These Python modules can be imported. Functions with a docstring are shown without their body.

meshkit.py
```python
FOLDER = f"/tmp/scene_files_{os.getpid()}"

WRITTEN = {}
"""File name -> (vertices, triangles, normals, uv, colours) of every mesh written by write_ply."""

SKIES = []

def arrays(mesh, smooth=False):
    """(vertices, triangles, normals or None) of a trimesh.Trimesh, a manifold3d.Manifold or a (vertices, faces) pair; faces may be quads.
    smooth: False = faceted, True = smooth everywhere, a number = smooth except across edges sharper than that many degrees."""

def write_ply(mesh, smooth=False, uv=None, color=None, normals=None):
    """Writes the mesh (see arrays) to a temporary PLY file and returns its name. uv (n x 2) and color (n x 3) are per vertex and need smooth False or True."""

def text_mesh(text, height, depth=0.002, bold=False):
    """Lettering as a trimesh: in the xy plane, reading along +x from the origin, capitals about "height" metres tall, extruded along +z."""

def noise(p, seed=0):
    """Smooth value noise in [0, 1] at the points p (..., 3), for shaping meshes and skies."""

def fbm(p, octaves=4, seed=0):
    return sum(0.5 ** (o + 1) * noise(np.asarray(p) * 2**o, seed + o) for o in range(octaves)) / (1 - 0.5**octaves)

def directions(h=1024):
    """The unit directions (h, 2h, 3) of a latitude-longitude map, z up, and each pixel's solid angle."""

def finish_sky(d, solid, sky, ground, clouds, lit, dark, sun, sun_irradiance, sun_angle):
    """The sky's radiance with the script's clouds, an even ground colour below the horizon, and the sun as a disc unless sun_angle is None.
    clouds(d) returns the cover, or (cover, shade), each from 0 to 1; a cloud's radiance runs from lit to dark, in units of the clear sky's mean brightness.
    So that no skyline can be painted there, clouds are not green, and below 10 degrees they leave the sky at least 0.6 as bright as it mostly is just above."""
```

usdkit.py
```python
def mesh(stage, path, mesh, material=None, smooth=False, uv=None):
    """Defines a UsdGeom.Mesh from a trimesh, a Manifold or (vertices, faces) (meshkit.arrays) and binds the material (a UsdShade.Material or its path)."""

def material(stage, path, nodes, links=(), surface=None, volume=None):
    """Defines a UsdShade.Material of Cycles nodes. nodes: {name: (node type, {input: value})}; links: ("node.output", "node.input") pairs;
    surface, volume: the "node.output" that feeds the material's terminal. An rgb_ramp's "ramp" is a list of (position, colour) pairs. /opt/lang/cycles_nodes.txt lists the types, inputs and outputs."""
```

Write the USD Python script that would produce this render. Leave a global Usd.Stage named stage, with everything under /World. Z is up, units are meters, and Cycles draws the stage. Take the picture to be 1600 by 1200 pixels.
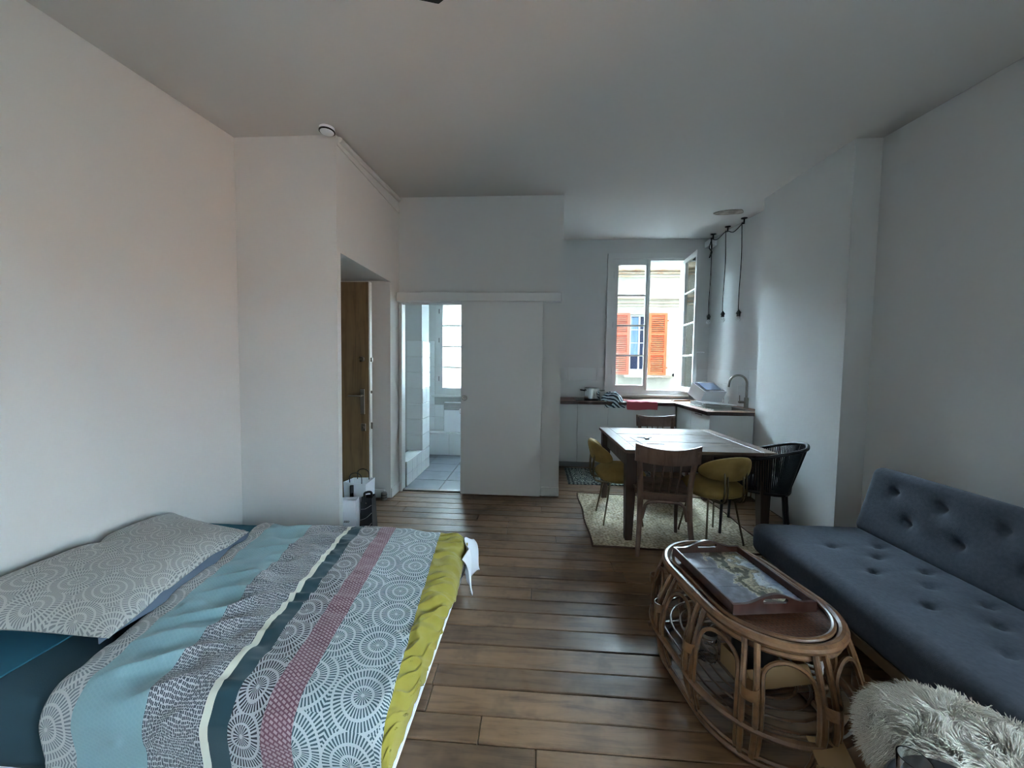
import math, random
import numpy as np, trimesh, manifold3d, shapely
from shapely.geometry import Polygon, box as sbox
import usdkit, meshkit
from pxr import Usd, UsdGeom, UsdLux, UsdShade, Gf, Sdf, Vt

stage = Usd.Stage.CreateInMemory()
UsdGeom.Xform.Define(stage, '/World')
UsdGeom.Scope.Define(stage, '/World/Looks')
rng = np.random.default_rng(7)
random.seed(7)
PI = math.pi

# ---------------------------------------------------------------- camera, sky, sun, exposure
EYE = 1.40
cam = UsdGeom.Camera.Define(stage, '/World/camera')
cam.CreateHorizontalApertureAttr(36.0)
cam.CreateVerticalApertureAttr(27.0)
cam.CreateFocalLengthAttr(577.0 / 1600 * 36.0)
cam.CreateClippingRangeAttr(Gf.Vec2f(0.05, 500))
cam.CreateExposureAttr(4.8)
_d = np.array([-160.0, 11760.0, 577.0]); _d /= np.linalg.norm(_d)            # world down, seen by the camera (x right, y down, z ahead)
_f = np.array([38.0, 0.0, 577.0]); _f[1] = -(_f[0] * _d[0] + _f[2] * _d[2]) / _d[1]; _f /= np.linalg.norm(_f)
_R = np.stack([np.cross(_d, _f), _f, -_d])                                   # camera -> world
_m = np.eye(4); _m[0, :3] = _R[:, 0]; _m[1, :3] = -_R[:, 1]; _m[2, :3] = -_R[:, 2]; _m[3, :3] = (0, 0, EYE)
cam.AddTransformOp().Set(Gf.Matrix4d(*_m.ravel().tolist()))

sky = UsdLux.DomeLight.Define(stage, '/World/sky')
sky.CreateColorAttr(Gf.Vec3f(0.62, 0.84, 1.0)); sky.CreateIntensityAttr(1.0)
sun = UsdLux.DistantLight.Define(stage, '/World/sun')
sun.CreateAngleAttr(1.0); sun.CreateNormalizeAttr(True); sun.CreateIntensityAttr(0.75); sun.CreateColorAttr(Gf.Vec3f(1.0, 0.60, 0.38))
sun.AddRotateXYZOp().Set(Gf.Vec3f(0.0, -52.0, -15.0))     # sun over the house, onto the fronts across the side street

# ---------------------------------------------------------------- helpers
USED = {}
def numbered(parent, name):
    k = (parent, name); n = USED.get(k, 0); USED[k] = n + 1
    return f'{parent}/{name}' + (f'_{n:03d}' if n else '')
def keys(p, label=None, cat=None, group=None, kind=None):
    for k, v in (('label', label), ('category', cat), ('group', group), ('kind', kind)):
        if v: p.SetCustomDataByKey(k, v)
    return p
def thing(name, label=None, cat=None, loc=(0, 0, 0), rz=0.0, group=None, kind=None):
    x = UsdGeom.Xform.Define(stage, numbered('/World', name))
    x.AddTranslateOp().Set(Gf.Vec3d(*map(float, loc)))
    if rz: x.AddRotateZOp().Set(math.degrees(rz))
    return keys(x.GetPrim(), label, cat, group, kind)
def path_of(parent): return '/World' if parent is None else str(parent.GetPath())
def obj(name, mesh, mat, parent=None, smooth=35, label=None, cat=None, group=None, kind=None, uv=None):
    m = usdkit.mesh(stage, numbered(path_of(parent), name), mesh, MAT[mat], smooth=smooth, uv=uv)
    return keys(m.GetPrim(), label, cat, group, kind)
def struct(name, mesh, mat, label=None, smooth=30): return obj(name, mesh, mat, None, smooth, label=label, kind='structure')
def dup(root, loc, rz=0.0, label=None, group=None):
    w = root.GetCustomData(); base = root.GetName()
    r = thing(base, label or w.get('label'), w.get('category'), loc, rz, group or w.get('group'))
    r.GetReferences().AddInternalReference(root.GetPath()); r.SetInstanceable(True)
    return r

def cat(*ms): return trimesh.util.concatenate([m for m in ms if m is not None])
def bx(x0, x1, y0, y1, z0, z1, bev=0.0):
    if bev <= 0:
        m = trimesh.creation.box((x1 - x0, y1 - y0, z1 - z0)); m.apply_translation(((x0 + x1) / 2, (y0 + y1) / 2, (z0 + z1) / 2)); return m
    b = min(bev, .49 * min(x1 - x0, y1 - y0, z1 - z0)); p = []
    for a, A in ((x0, 1), (x1, -1)):
        for c, C in ((y0, 1), (y1, -1)):
            for e, E in ((z0, 1), (z1, -1)):
                p += [(a, c + C * b, e + E * b), (a + A * b, c, e + E * b), (a + A * b, c + C * b, e)]
    return trimesh.convex.convex_hull(np.array(p))
def tr(m, loc=(0, 0, 0), rz=0, rx=0, ry=0):
    m = m.copy(); T = trimesh.transformations
    m.apply_transform(T.translation_matrix(loc) @ T.rotation_matrix(rz, (0, 0, 1)) @ T.rotation_matrix(ry, (0, 1, 0)) @ T.rotation_matrix(rx, (1, 0, 0)))
    return m
def tube(path, r, n=8, closed=False, flat=1.0):
    P = np.asarray(path, float); k = len(P); r = np.broadcast_to(np.asarray(r, float), (k,))
    if closed: t = np.roll(P, -1, 0) - np.roll(P, 1, 0)
    else: t = np.gradient(P, axis=0)
    t /= np.maximum(np.linalg.norm(t, axis=1, keepdims=True), 1e-9)
    u = np.cross(t[0], (0, 0, 1) if abs(t[0][2]) < .9 else (1, 0, 0)); u /= np.linalg.norm(u)
    U = [u]
    for i in range(1, k):
        u = U[-1] - t[i] * (U[-1] @ t[i]); U.append(u / np.linalg.norm(u))
    U = np.array(U); W = np.cross(t, U); a = np.arange(n) * 2 * PI / n
    v = (P[:, None] + r[:, None, None] * (np.cos(a)[None, :, None] * U[:, None] + flat * np.sin(a)[None, :, None] * W[:, None])).reshape(-1, 3)
    f = []
    for i in range(k if closed else k - 1):
        j = (i + 1) % k
        for q in range(n):
            s = (q + 1) % n; f += [(i * n + q, i * n + s, j * n + s), (i * n + q, j * n + s, j * n + q)]
    if not closed:
        v = np.vstack([v, P[:1], P[-1:]]); a0, a1 = k * n, k * n + 1
        for q in range(n):
            s = (q + 1) % n; f += [(a0, s, q), (a1, (k - 1) * n + q, (k - 1) * n + s)]
    m = trimesh.Trimesh(v, np.array(f), process=False)
    if closed or True: m.fix_normals() if k * n < 4000 else None
    return m
def spline(pts, n=24, closed=False):
    P = np.asarray(pts, float); k = len(P)
    out = []
    segs = k if closed else k - 1
    per = max(2, n // segs)
    g = lambda i: P[i % k] if closed else P[min(max(i, 0), k - 1)]
    for i in range(segs):
        a, b, c, d = g(i - 1), g(i), g(i + 1), g(i + 2)
        for t in np.arange(per) / per:
            out.append(.5 * (2 * b + (c - a) * t + (2 * a - 5 * b + 4 * c - d) * t * t + (3 * b - a - 3 * c + d) * t ** 3))
    if not closed: out.append(P[-1])
    return np.array(out)
def lathe(prof, n=24, loc=(0, 0, 0)):
    m = trimesh.creation.revolve(np.asarray(prof, float), sections=n); m.apply_translation(loc); m.fix_normals(); return m
def prism(poly, h, z0=0.0):
    p = poly if hasattr(poly, 'exterior') else Polygon(poly)
    m = trimesh.creation.extrude_polygon(p, h); m.apply_translation((0, 0, z0)); return m
def xz(poly, y0, y1):                                     # a polygon drawn in x, z, given thickness from y0 to y1
    m = prism(poly, y1 - y0); v = m.vertices.copy(); m.vertices = np.c_[v[:, 0], y1 - v[:, 2], v[:, 1]]; m.fix_normals(); return m
def yz(poly, x0, x1):
    m = prism(poly, x1 - x0); v = m.vertices.copy(); m.vertices = np.c_[x0 + v[:, 2], v[:, 0], v[:, 1]]; m.fix_normals(); return m
def gridbox(sx, sy, sz, step, r):                         # a rounded box of fine even quads, centred: cushions and mattresses are pressed out of it
    h = np.array((sx, sy, sz)) / 2; vs, fs, n0 = [], [], 0
    for ax in range(3):
        o = [a for a in range(3) if a != ax]
        na, nb = (max(2, int(round(2 * h[a] / step))) for a in o)
        A, B = np.meshgrid(np.linspace(-h[o[0]], h[o[0]], na + 1), np.linspace(-h[o[1]], h[o[1]], nb + 1), indexing='ij')
        for s in (-1, 1):
            v = np.zeros(A.shape + (3,)); v[..., ax] = s * h[ax]; v[..., o[0]] = A; v[..., o[1]] = B
            i = np.arange(na * (nb + 1)).reshape(na, nb + 1)[:, :-1].ravel() + n0
            q = np.stack([i, i + nb + 1, i + nb + 2, i + 1], 1)
            if (s > 0) == (ax == 1): q = q[:, ::-1]
            vs.append(v.reshape(-1, 3)); fs.append(q); n0 += len(vs[-1])
    v, q = np.vstack(vs), np.vstack(fs)
    inner = np.clip(v, -(h - r), h - r); d = v - inner; L = np.linalg.norm(d, axis=1, keepdims=True)
    v = np.where(L > 1e-9, inner + d / np.maximum(L, 1e-9) * r, v)
    m = trimesh.Trimesh(v, np.vstack([q[:, [0, 1, 2]], q[:, [0, 2, 3]]]), process=False); m.merge_vertices(digits_vertex=6)
    return m
def fbm(p, s=1.0, o=3, seed=0): return meshkit.fbm(np.asarray(p) * s, o, seed) - .5

# ---------------------------------------------------------------- materials
MAT = {}
def mat(name, nodes, links, surface='p.BSDF', **k):
    MAT[name] = usdkit.material(stage, f'/World/Looks/{name}', nodes, links, surface=surface, **k); return MAT[name]
def lin(c): return tuple(((x / 255) / 12.92 if x < 10.3 else ((x / 255 + .055) / 1.055) ** 2.4) for x in c)
def plain(name, c, rough=.5, c2=None, scale=8.0, stretch=(1, 1, 1), metal=0.0, bump=0.0, bscale=60.0, bdist=.004, var=0.0, lo=.35, hi=.65, coord='c.object', **kw):
    n = {'c': ('texture_coordinate', {}), 'p': ('principled_bsdf', {'base_color': lin(c), 'roughness': rough, 'metallic': metal, **kw})}
    L = []
    src = None
    if c2 is not None:
        n['m'] = ('mapping', {'scale': stretch}); n['n'] = ('noise_texture', {'scale': scale, 'detail': 5.0, 'roughness': .6})
        n['r'] = ('rgb_ramp', {'ramp': [(lo, lin(c)), (hi, lin(c2))]})
        L += [(coord, 'm.vector'), ('m.vector', 'n.vector'), ('n.fac', 'r.fac')]; src = 'r.color'
    if var:
        n['o'] = ('object_info', {}); n['vr'] = ('map_range', {'from_min': 0.0, 'from_max': 1.0, 'to_min': 1 - var, 'to_max': 1 + var})
        n['h'] = ('hsv', {'color': lin(c)})
        L += [('o.random', 'vr.value'), ('vr.result', 'h.value')] + ([(src, 'h.color')] if src else []); src = 'h.color'
    if src: L.append((src, 'p.base_color'))
    if bump:
        n['bn'] = ('noise_texture', {'scale': bscale, 'detail': 4.0}); n['b'] = ('bump', {'strength': bump, 'distance': bdist})
        L += [(coord, 'bn.vector'), ('bn.fac', 'b.height'), ('b.normal', 'p.normal')]
    return mat(name, n, L)

plain('wall_paint', (204, 205, 204), .75, bump=.25, bscale=22, bdist=.004)
plain('ceiling_paint', (200, 199, 196), .8, bump=.2, bscale=18, bdist=.004)
plain('white_gloss', (210, 211, 210), .35)
plain('dark_gap', (40, 34, 30), .9)
plain('dark_stone', (98, 92, 86), .95, c2=(84, 78, 72), scale=2.0)
plain('render_warm', (226, 196, 172), .9, c2=(214, 182, 158), scale=1.2)
plain('render_cream', (232, 226, 208), .9, c2=(206, 200, 184), scale=1.6, lo=.45, hi=.75)
plain('facade_cream', (188, 188, 176), .9, c2=(158, 156, 144), scale=1.6, lo=.5, hi=.8)
plain('street', (120, 118, 114), .9)
plain('ledge_stone', (150, 140, 128), .9, c2=(222, 214, 198), scale=2.0)

# ---------------------------------------------------------------- the room
def ceil_z(y): return 3.18 + .08 * (y - 3.95)
YB, XL, XR = 5.75, -2.29, 2.5
struct('wall_left', bx(XL - .2, XL, -1.8, 6.05, 0, 3.5), 'wall_paint')
SW = (-.88, .02, .50, 2.16)                              # side window, in the right wall behind the camera: y0, y1, z0, z1
wr = prism([(XR, SW[1]), (XR, 2.95), (2.31, 2.95), (2.37, 4.14), (2.58, 4.14), (2.58, 6.05), (2.9, 6.05), (2.9, SW[1])], 3.5)
struct('wall_right', cat(wr, yz(sbox(-1.8, 0, SW[1], 3.5).difference(sbox(SW[0], SW[2], SW[1] + .1, SW[3])), XR, 2.9)), 'wall_paint')
o = sbox(2.76, -.1, 3.72, 2.24)
struct('wall_entry', cat(bx(XL, -1.5, 2.71, 2.76, 0, 3.4), yz(sbox(2.76, 0, 3.95, 3.4).difference(o), -1.55, -1.5)), 'wall_paint')
struct('wall_hall', bx(XL, -1.55, 3.72, 3.77, 0, 3.4), 'wall_paint')
struct('ceiling_hall', bx(XL, -1.55, 2.76, 3.72, 2.25, 2.30), 'wall_paint')
struct('wall_bathroom', xz(sbox(-1.55, 0, .26, 3.4).difference(sbox(-1.47, -.1, -.62, 2.06)), 3.95, 4.03), 'wall_paint')
struct('wall_partition', bx(.16, .26, 4.03, YB, 0, 3.5), 'wall_paint')
KW = (1.10, 2.24, 1.00, 3.06)                             # kitchen window opening: x0, x1, z0, z1
BW = (-1.58, -.30, .93, 2.45)
struct('wall_back', xz(sbox(XL, 0, 2.58, 3.5).difference(sbox(KW[0], KW[2], KW[1], KW[3])).difference(sbox(BW[0], BW[2], BW[1], BW[3])), YB, 6.05), 'wall_paint')
struct('wall_rear', bx(XL, XR, -1.8, -1.6, 0, 3.4), 'wall_paint')
ce = thing('ceiling', 'white sloping plaster ceiling over the whole room', kind='structure')
sl = bx(XL - .2, 2.85, -1.8, 6.05, 0, .15); sl.vertices[:, 2] += [ceil_z(y) for y in sl.vertices[:, 1]]
obj('slab', sl, 'ceiling_paint', ce)

fl = thing('floor', 'worn brown plank floor of the room', kind='structure')
obj('subfloor', bx(XL - .2, 2.85, -1.8, 6.05, -.12, -.022), 'dark_gap', fl)
# ---------------------------------------------------------------- more materials
def planky(name, c, c2, rough, long, fine, dark=(48, 36, 28), coat=0.0, rv=.12, spots=.5, gain=.0):
    n = {'c': ('texture_coordinate', {}), 'o': ('object_info', {}), 'off': ('math', {'math_type': 'multiply', 'value2': 37.0}), 'add': ('vector_math', {'vector_type': 'add', 'rotate_type': 'add'}),
         'm': ('mapping', {'scale': long}), 'n': ('noise_texture', {'scale': fine, 'detail': 6.0, 'roughness': .62, 'distortion': .6}), 'r': ('rgb_ramp', {'ramp': [(.28, lin(c2)), (.5, lin(c)), (.78, tuple(1.25 * x for x in lin(c)))]}),
         'n2': ('noise_texture', {'scale': 3.1, 'detail': 4.0, 'roughness': .7}), 'r2': ('rgb_ramp', {'ramp': [(.52, (0, 0, 0)), (.72, (spots, spots, spots))]}),
         'mx': ('mix_color', {'b': lin(dark)}), 'h': ('hsv', {}), 'vr': ('map_range', {'from_min': 0.0, 'from_max': 1.0, 'to_min': .72, 'to_max': 1.22}),
         'rr': ('map_range', {'from_min': .3, 'from_max': .7, 'to_min': rough - rv, 'to_max': rough + rv}),
         'b': ('bump', {'strength': .25, 'distance': .003}), 'p': ('principled_bsdf', {'roughness': rough, 'coat_weight': coat, 'coat_roughness': .3})}
    n['add'] = ('vector_math', {'math_type': 'add'})
    L = [('o.random', 'off.value1'), ('c.object', 'add.vector1'), ('off.value', 'cx.x'), ('off.value', 'cx.y'), ('cx.vector', 'add.vector2'), ('add.vector', 'm.vector'), ('m.vector', 'n.vector'), ('add.vector', 'n2.vector'), ('n.fac', 'r.fac'), ('n2.fac', 'r2.fac'),
         ('r.color', 'mx.a'), ('r2.color', 'bw.color'), ('bw.val', 'mx.fac'), ('mx.result', 'h.color'), ('o.random', 'vr.value'), ('vr.result', 'h.value'), ('h.color', 'p.base_color'), ('n2.fac', 'rr.value'), ('rr.result', 'p.roughness'), ('n.fac', 'b.height'), ('b.normal', 'p.normal')]
    n['cx'] = ('combine_xyz', {'z': 0.0}); n['bw'] = ('rgb_to_bw', {})
    return mat(name, n, L)
planky('floor_wood', (122, 94, 69), (84, 62, 44), .40, (1.3, 12, 12), 2.2, spots=.62)
planky('table_wood', (94, 74, 62), (60, 46, 38), .30, (1.2, 16, 16), 2.0, coat=.6, rv=.08)
planky('table_frame_wood', (70, 52, 44), (48, 36, 30), .45, (6, 6, 1.2), 2.5)
planky('table_end_wood', (118, 98, 86), (92, 74, 62), .38, (16, 1.2, 16), 2.0, rv=.06)
planky('chair_wood', (102, 80, 68), (76, 58, 48), .36, (6, 6, 1.2), 3.0, spots=.2)
planky('worktop_wood', (142, 98, 70), (104, 66, 44), .42, (1.0, 14, 14), 2.0, spots=.3)
planky('door_wood', (126, 106, 76), (96, 80, 56), .5, (9, 9, .8), 2.0, spots=.3)
planky('tray_wood', (66, 38, 30), (44, 25, 20), .3, (8, 8, 2), 2.0, spots=.1, coat=.3)
planky('rattan', (118, 84, 56), (80, 53, 35), .33, (3, 3, 3), 5.0, spots=.4, coat=.25)
plain('tile_white', (226, 229, 230), .18, var=.05, bump=.08, bscale=9)
plain('tile_grout', (176, 178, 176), .9)
plain('tile_wall', (214, 216, 216), .3, var=.03, bump=.12, bscale=12)
plain('tile_floor', (106, 112, 120), .42, c2=(86, 92, 102), scale=3.0, var=.08, bump=.2, bscale=30)
plain('steel', (176, 174, 170), .28, metal=1.0, bump=.03, bscale=40)
plain('chrome', (200, 200, 200), .12, metal=1.0)
plain('brushed_tap', (136, 132, 126), .34, metal=1.0)
plain('cabinet_white', (222, 224, 224), .45)
plain('plinth_grey', (150, 150, 150), .5)
plain('black_plastic', (22, 22, 24), .4)
plain('black_iron', (30, 30, 33), .5, metal=.3)
plain('black_glass', (10, 10, 12), .08)
plain('white_plastic', (232, 234, 238), .35)
plain('blue_film', (140, 152, 178), .3)
plain('hole_plaster', (176, 168, 158), .95, c2=(128, 122, 114), scale=14.0, bump=.6, bscale=30, bdist=.01)
plain('red_cloth', (178, 84, 94), .9, bump=.3, bscale=240)
plain('orange_paint', (232, 120, 78), .6, c2=(220, 104, 64), scale=4)
plain('orange_paint_pale', (226, 128, 106), .6, c2=(218, 116, 94), scale=4)
plain('curtain_blue', (142, 176, 206), .7, c2=(110, 146, 184), scale=5, stretch=(8, 1, .4))
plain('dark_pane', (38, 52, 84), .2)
mat('pane_glass', {'t': ('transparent_bsdf', {'color': (.97, .98, .98)}), 'g': ('glossy_bsdf', {'roughness': .02, 'color': (1, 1, 1)}), 'f': ('fresnel', {'IOR': 1.45}), 'x': ('mix_closure', {})}, [('f.fac', 'x.fac'), ('t.BSDF', 'x.closure1'), ('g.BSDF', 'x.closure2')], surface='x.closure')
mat('frosted_glass', {'t': ('transparent_bsdf', {'color': (.95, .97, .96)}), 'g': ('translucent_bsdf', {'color': (.93, .95, .94)}), 'x': ('mix_closure', {'fac': .55})}, [('t.BSDF', 'x.closure1'), ('g.BSDF', 'x.closure2')], surface='x.closure')
mat('clear_glass', {'p': ('principled_bsdf', {'base_color': (.96, .98, .98), 'roughness': .03, 'transmission_weight': 1.0, 'ior': 1.45})}, [])
# striped tea towel (bands along its object x)
mat('striped_towel', {'c': ('texture_coordinate', {}), 's': ('separate_xyz', {}), 'w': ('wave_texture', {'wave_type': 'bands', 'bands_direction': 'diagonal', 'scale': 9.0, 'distortion': 3.0, 'detail': 1.0, 'detail_scale': 1.0}), 'r': ('rgb_ramp', {'ramp': [(0, lin((40, 52, 66))), (.42, lin((40, 52, 66))), (.5, lin((214, 222, 228))), (1, lin((214, 222, 228)))]}), 'p': ('principled_bsdf', {'roughness': .9})}, [('c.object', 'w.vector'), ('w.fac', 'r.fac'), ('r.color', 'p.base_color')])

# ---------------------------------------------------------------- plank floor
y = -1.6; k = 0; PW = .124
while y < YB:
    w = PW + .012 * rng.uniform(-1, 1); y1 = min(y + w, YB)
    spans = []
    if y1 <= 2.72: spans = [(XL, XR)]
    elif y < 3.76: spans = [(XL, 2.34)]
    elif y1 < 4.05: spans = [(-1.5, 2.36)]
    else: spans = [(.2, 2.58)]
    for a, b in spans:
        x = a
        while x < b - .02:
            n = x + rng.uniform(1.1, 2.6)
            if x == a: n = x + rng.uniform(.5, 2.2)
            if b - n < .35: n = b
            t = rng.uniform(-.0015, .001)
            obj('plank', bx(x + .0012, n - .0012, y + .0022, y1 - .0022, -.02, t, .003), 'floor_wood', fl, smooth=False)
            x = n
    y = y1
# bathroom floor of large grey tiles
bf = thing('floor_bathroom', 'dark grey tiled bathroom floor', kind='structure')
obj('screed', bx(XL, .2, 4.0, YB, -.02, .004), 'tile_grout', bf)
for i in range(5):
    for j in range(-1, 4):
        x0 = -1.48 + j * .42 + (i % 2) * .0; y0 = 3.97 + i * .36
        obj('tile', bx(max(x0, XL) + .003, min(x0 + .42, .16) - .003, y0 + .003, min(y0 + .36, YB) - .003, .0, .012, .003), 'tile_floor', bf, smooth=False)
struct('trim_1', bx(-1.47, -.62, 3.945, 3.985, 0, .018, .004), 'steel', 'bright metal threshold strip at the bathroom doorway')

# ---------------------------------------------------------------- entry: door leaf, casing, skirting
d1 = thing('door_1', 'brown wooden entry door standing open behind the wall opening', kind='structure')
obj('leaf', bx(-2.26, -1.585, 3.41, 3.45, .015, 2.17, .003), 'door_wood', d1)
obj('edge_strip', bx(-1.585, -1.572, 3.408, 3.452, .015, 2.17, .002), 'white_gloss', d1, label='white painted door edge')
obj('lock_plate', bx(-1.668, -1.625, 3.402, 3.412, .92, 1.16, .003), 'steel', d1, label='tall metal lock plate')
obj('handle', cat(tube([(-1.647, 3.41, 1.10), (-1.647, 3.36, 1.10), (-1.66, 3.352, 1.10), (-1.76, 3.352, 1.098)], .009), lathe([(0, 0), (.014, 0), (.014, .012), (0, .012)], 12, (-1.647, 3.40, 1.094))), 'brushed_tap', d1, label='metal lever handle')
obj('knob', tr(lathe([(0, 0), (.022, 0), (.026, .012), (.018, .028), (0, .03)], 16), (-1.645, 3.41, 1.445), rx=PI / 2), 'brushed_tap', d1, label='round dark knob above the handle')
obj('deadlock', cat(bx(-1.662, -1.615, 3.40, 3.412, .76, .83, .003), bx(-1.646, -1.632, 3.392, 3.402, .785, .805)), 'steel', d1, label='small square deadlock')
obj('bolt', cat(bx(-1.574, -1.558, 3.42, 3.44, 1.42, 1.46), bx(-1.574, -1.560, 3.42, 3.44, 1.12, 1.145), bx(-1.574, -1.556, 3.42, 3.44, .78, .84)), 'brushed_tap', d1, label='lock bolts in the door edge')
struct('baseboard_hall', bx(-2.28, -1.56, 3.705, 3.72, 0, .09, .004), 'white_gloss')
struct('baseboard_entry', bx(-1.5, -1.486, 3.722, 3.95, 0, .10, .004), 'white_gloss')
struct('baseboard_bathroom', bx(.07, .262, 3.936, 3.95, 0, .10, .004), 'white_gloss')
struct('trim_2', cat(tube([(-1.487, 2.73, ceil_z(2.73) - .025), (-1.487, 3.94, ceil_z(3.94) - .03)], .022, 8), bx(-1.5, -1.49, 2.715, 3.95, 3.01, 3.06)), 'wall_paint', 'white round cable duct along the top of the entry wall')
struct('trim_3', bx(-1.497, .25, 3.865, 3.95, 2.07, 2.165, .006), 'white_gloss', 'white boxed rail above the sliding door')
struct('trim_4', cat(bx(-1.485, -1.455, 3.925, 4.03, 0, 2.06, .004), bx(-1.47, -.62, 3.94, 3.95, 2.045, 2.07)), 'white_gloss', 'white casing of the bathroom doorway')
d2 = thing('door_2', 'white sliding door half open before the bathroom', kind='structure')
obj('panel', bx(-.80, .06, 3.885, 3.922, .012, 2.075, .003), 'white_gloss', d2)
obj('handle', tr(lathe([(0, 0), (.03, 0), (.03, .006), (.024, .008), (.02, .003), (0, .003)], 20), (-.757, 3.886, 1.055), rx=PI / 2), 'steel', d2, label='round recessed metal pull')

# ---------------------------------------------------------------- bathroom seen through the doorway
sh = thing('shower_enclosure', 'white tiled shower wall and sill on the bathroom left', kind='structure')
obj('sill', bx(-1.60, -1.455, 4.05, 4.93, .012, .285), 'tile_grout', sh)
obj('sill_top', bx(-1.62, -1.44, 4.05, 4.62, .285, .30, .004), 'tile_white', sh)
obj('pillar', bx(-1.70, -1.455, 4.62, 4.93, .012, ceil_z(4.7)), 'wall_paint', sh)
for i in range(5):
    obj('tile', bx(-1.455, -1.443, 4.05 + i * .176 + .002, 4.05 + (i + 1) * .176 - .002, .014, .14, .002), 'tile_white', sh, smooth=False)
    obj('tile', bx(-1.455, -1.443, 4.05 + i * .176 + .002, 4.05 + (i + 1) * .176 - .002, .144, .284, .002), 'tile_white', sh, smooth=False)
for i in range(7):
    z0 = .30 + i * .2
    for j in range(2): obj('tile', bx(-1.455, -1.443, 4.62 + j * .155 + .002, 4.62 + (j + 1) * .155 - .002, z0 + .002, z0 + .198, .002), 'tile_white', sh, smooth=False)
    obj('tile', bx(-1.648, -1.452, 4.608, 4.62, z0 + .002, z0 + .198, .002), 'tile_white', sh, smooth=False)
bt = thing('wall_bathroom_tiles', 'white square wall tiles below the bathroom window', kind='structure')
obj('grout', bx(XL, .16, YB - .008, YB + .0, .0, .93), 'tile_grout', bt)
for i in range(9):
    for j in range(8):
        x0, z0 = -2.0 + j * .2, .17 + (i - 1) * .2
        if z0 > .74 and x0 + .2 > BW[0] - .02: continue
        obj('tile', bx(x0 + .002, x0 + .198, YB - .016, YB - .004, max(z0, .0) + .002, z0 + .198, .002), 'tile_white', bt, smooth=False)
lg = thing('ledge_bathroom', 'low white tiled ledge under the bathroom window', kind='structure')
obj('ledge_body', bx(-2.2, .1, 5.56, YB - .017, .004, .345), 'tile_grout', lg)
for j in range(6):
    obj('tile', bx(-2.0 + j * .34 + .002, -2.0 + (j + 1) * .34 - .002, 5.548, 5.56, .016, .343, .002), 'tile_white', lg, smooth=False)
    obj('tile', bx(-2.0 + j * .34 + .002, -2.0 + (j + 1) * .34 - .002, 5.548, 5.732, .345, .356, .002), 'tile_white', lg, smooth=False)
w2 = thing('window_2', 'white framed bathroom window with frosted panes', kind='structure')
bw = sbox(BW[0], BW[2], BW[1], BW[3])
obj('frame', xz(bw.difference(bw.buffer(-.06, join_style=2)), YB - .02, YB + .06), 'white_gloss', w2)
for s in (0, 1):
    xm = (BW[0] + BW[1]) / 2; sb = sbox(BW[0] + .055 if s == 0 else xm, BW[2] + .055, xm if s == 0 else BW[1] - .055, BW[3] - .055); gl = sb.buffer(-.055, join_style=2)
    obj('sash', xz(sb.difference(gl), YB - .03, YB + .02), 'white_gloss', w2)
    gx0, gz0, gx1, gz1 = gl.bounds
    h = (gz1 - gz0) / 4
    for q in range(4):
        obj('pane', bx(gx0, gx1, YB - .008, YB - .004, gz0 + q * h + .008, gz0 + (q + 1) * h - .008), 'frosted_glass', w2, smooth=False)
        if q: obj('muntin', bx(gx0, gx1, YB - .02, YB + .008, gz0 + q * h - .009, gz0 + q * h + .009), 'white_gloss', w2)
obj('hinge', cat(*[lathe([(0, 0), (.007, 0), (.007, .07), (0, .07)], 8, (BW[0] + .055, YB - .033, z)) for z in (1.15, 1.75, 2.2)]), 'steel', w2)
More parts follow.
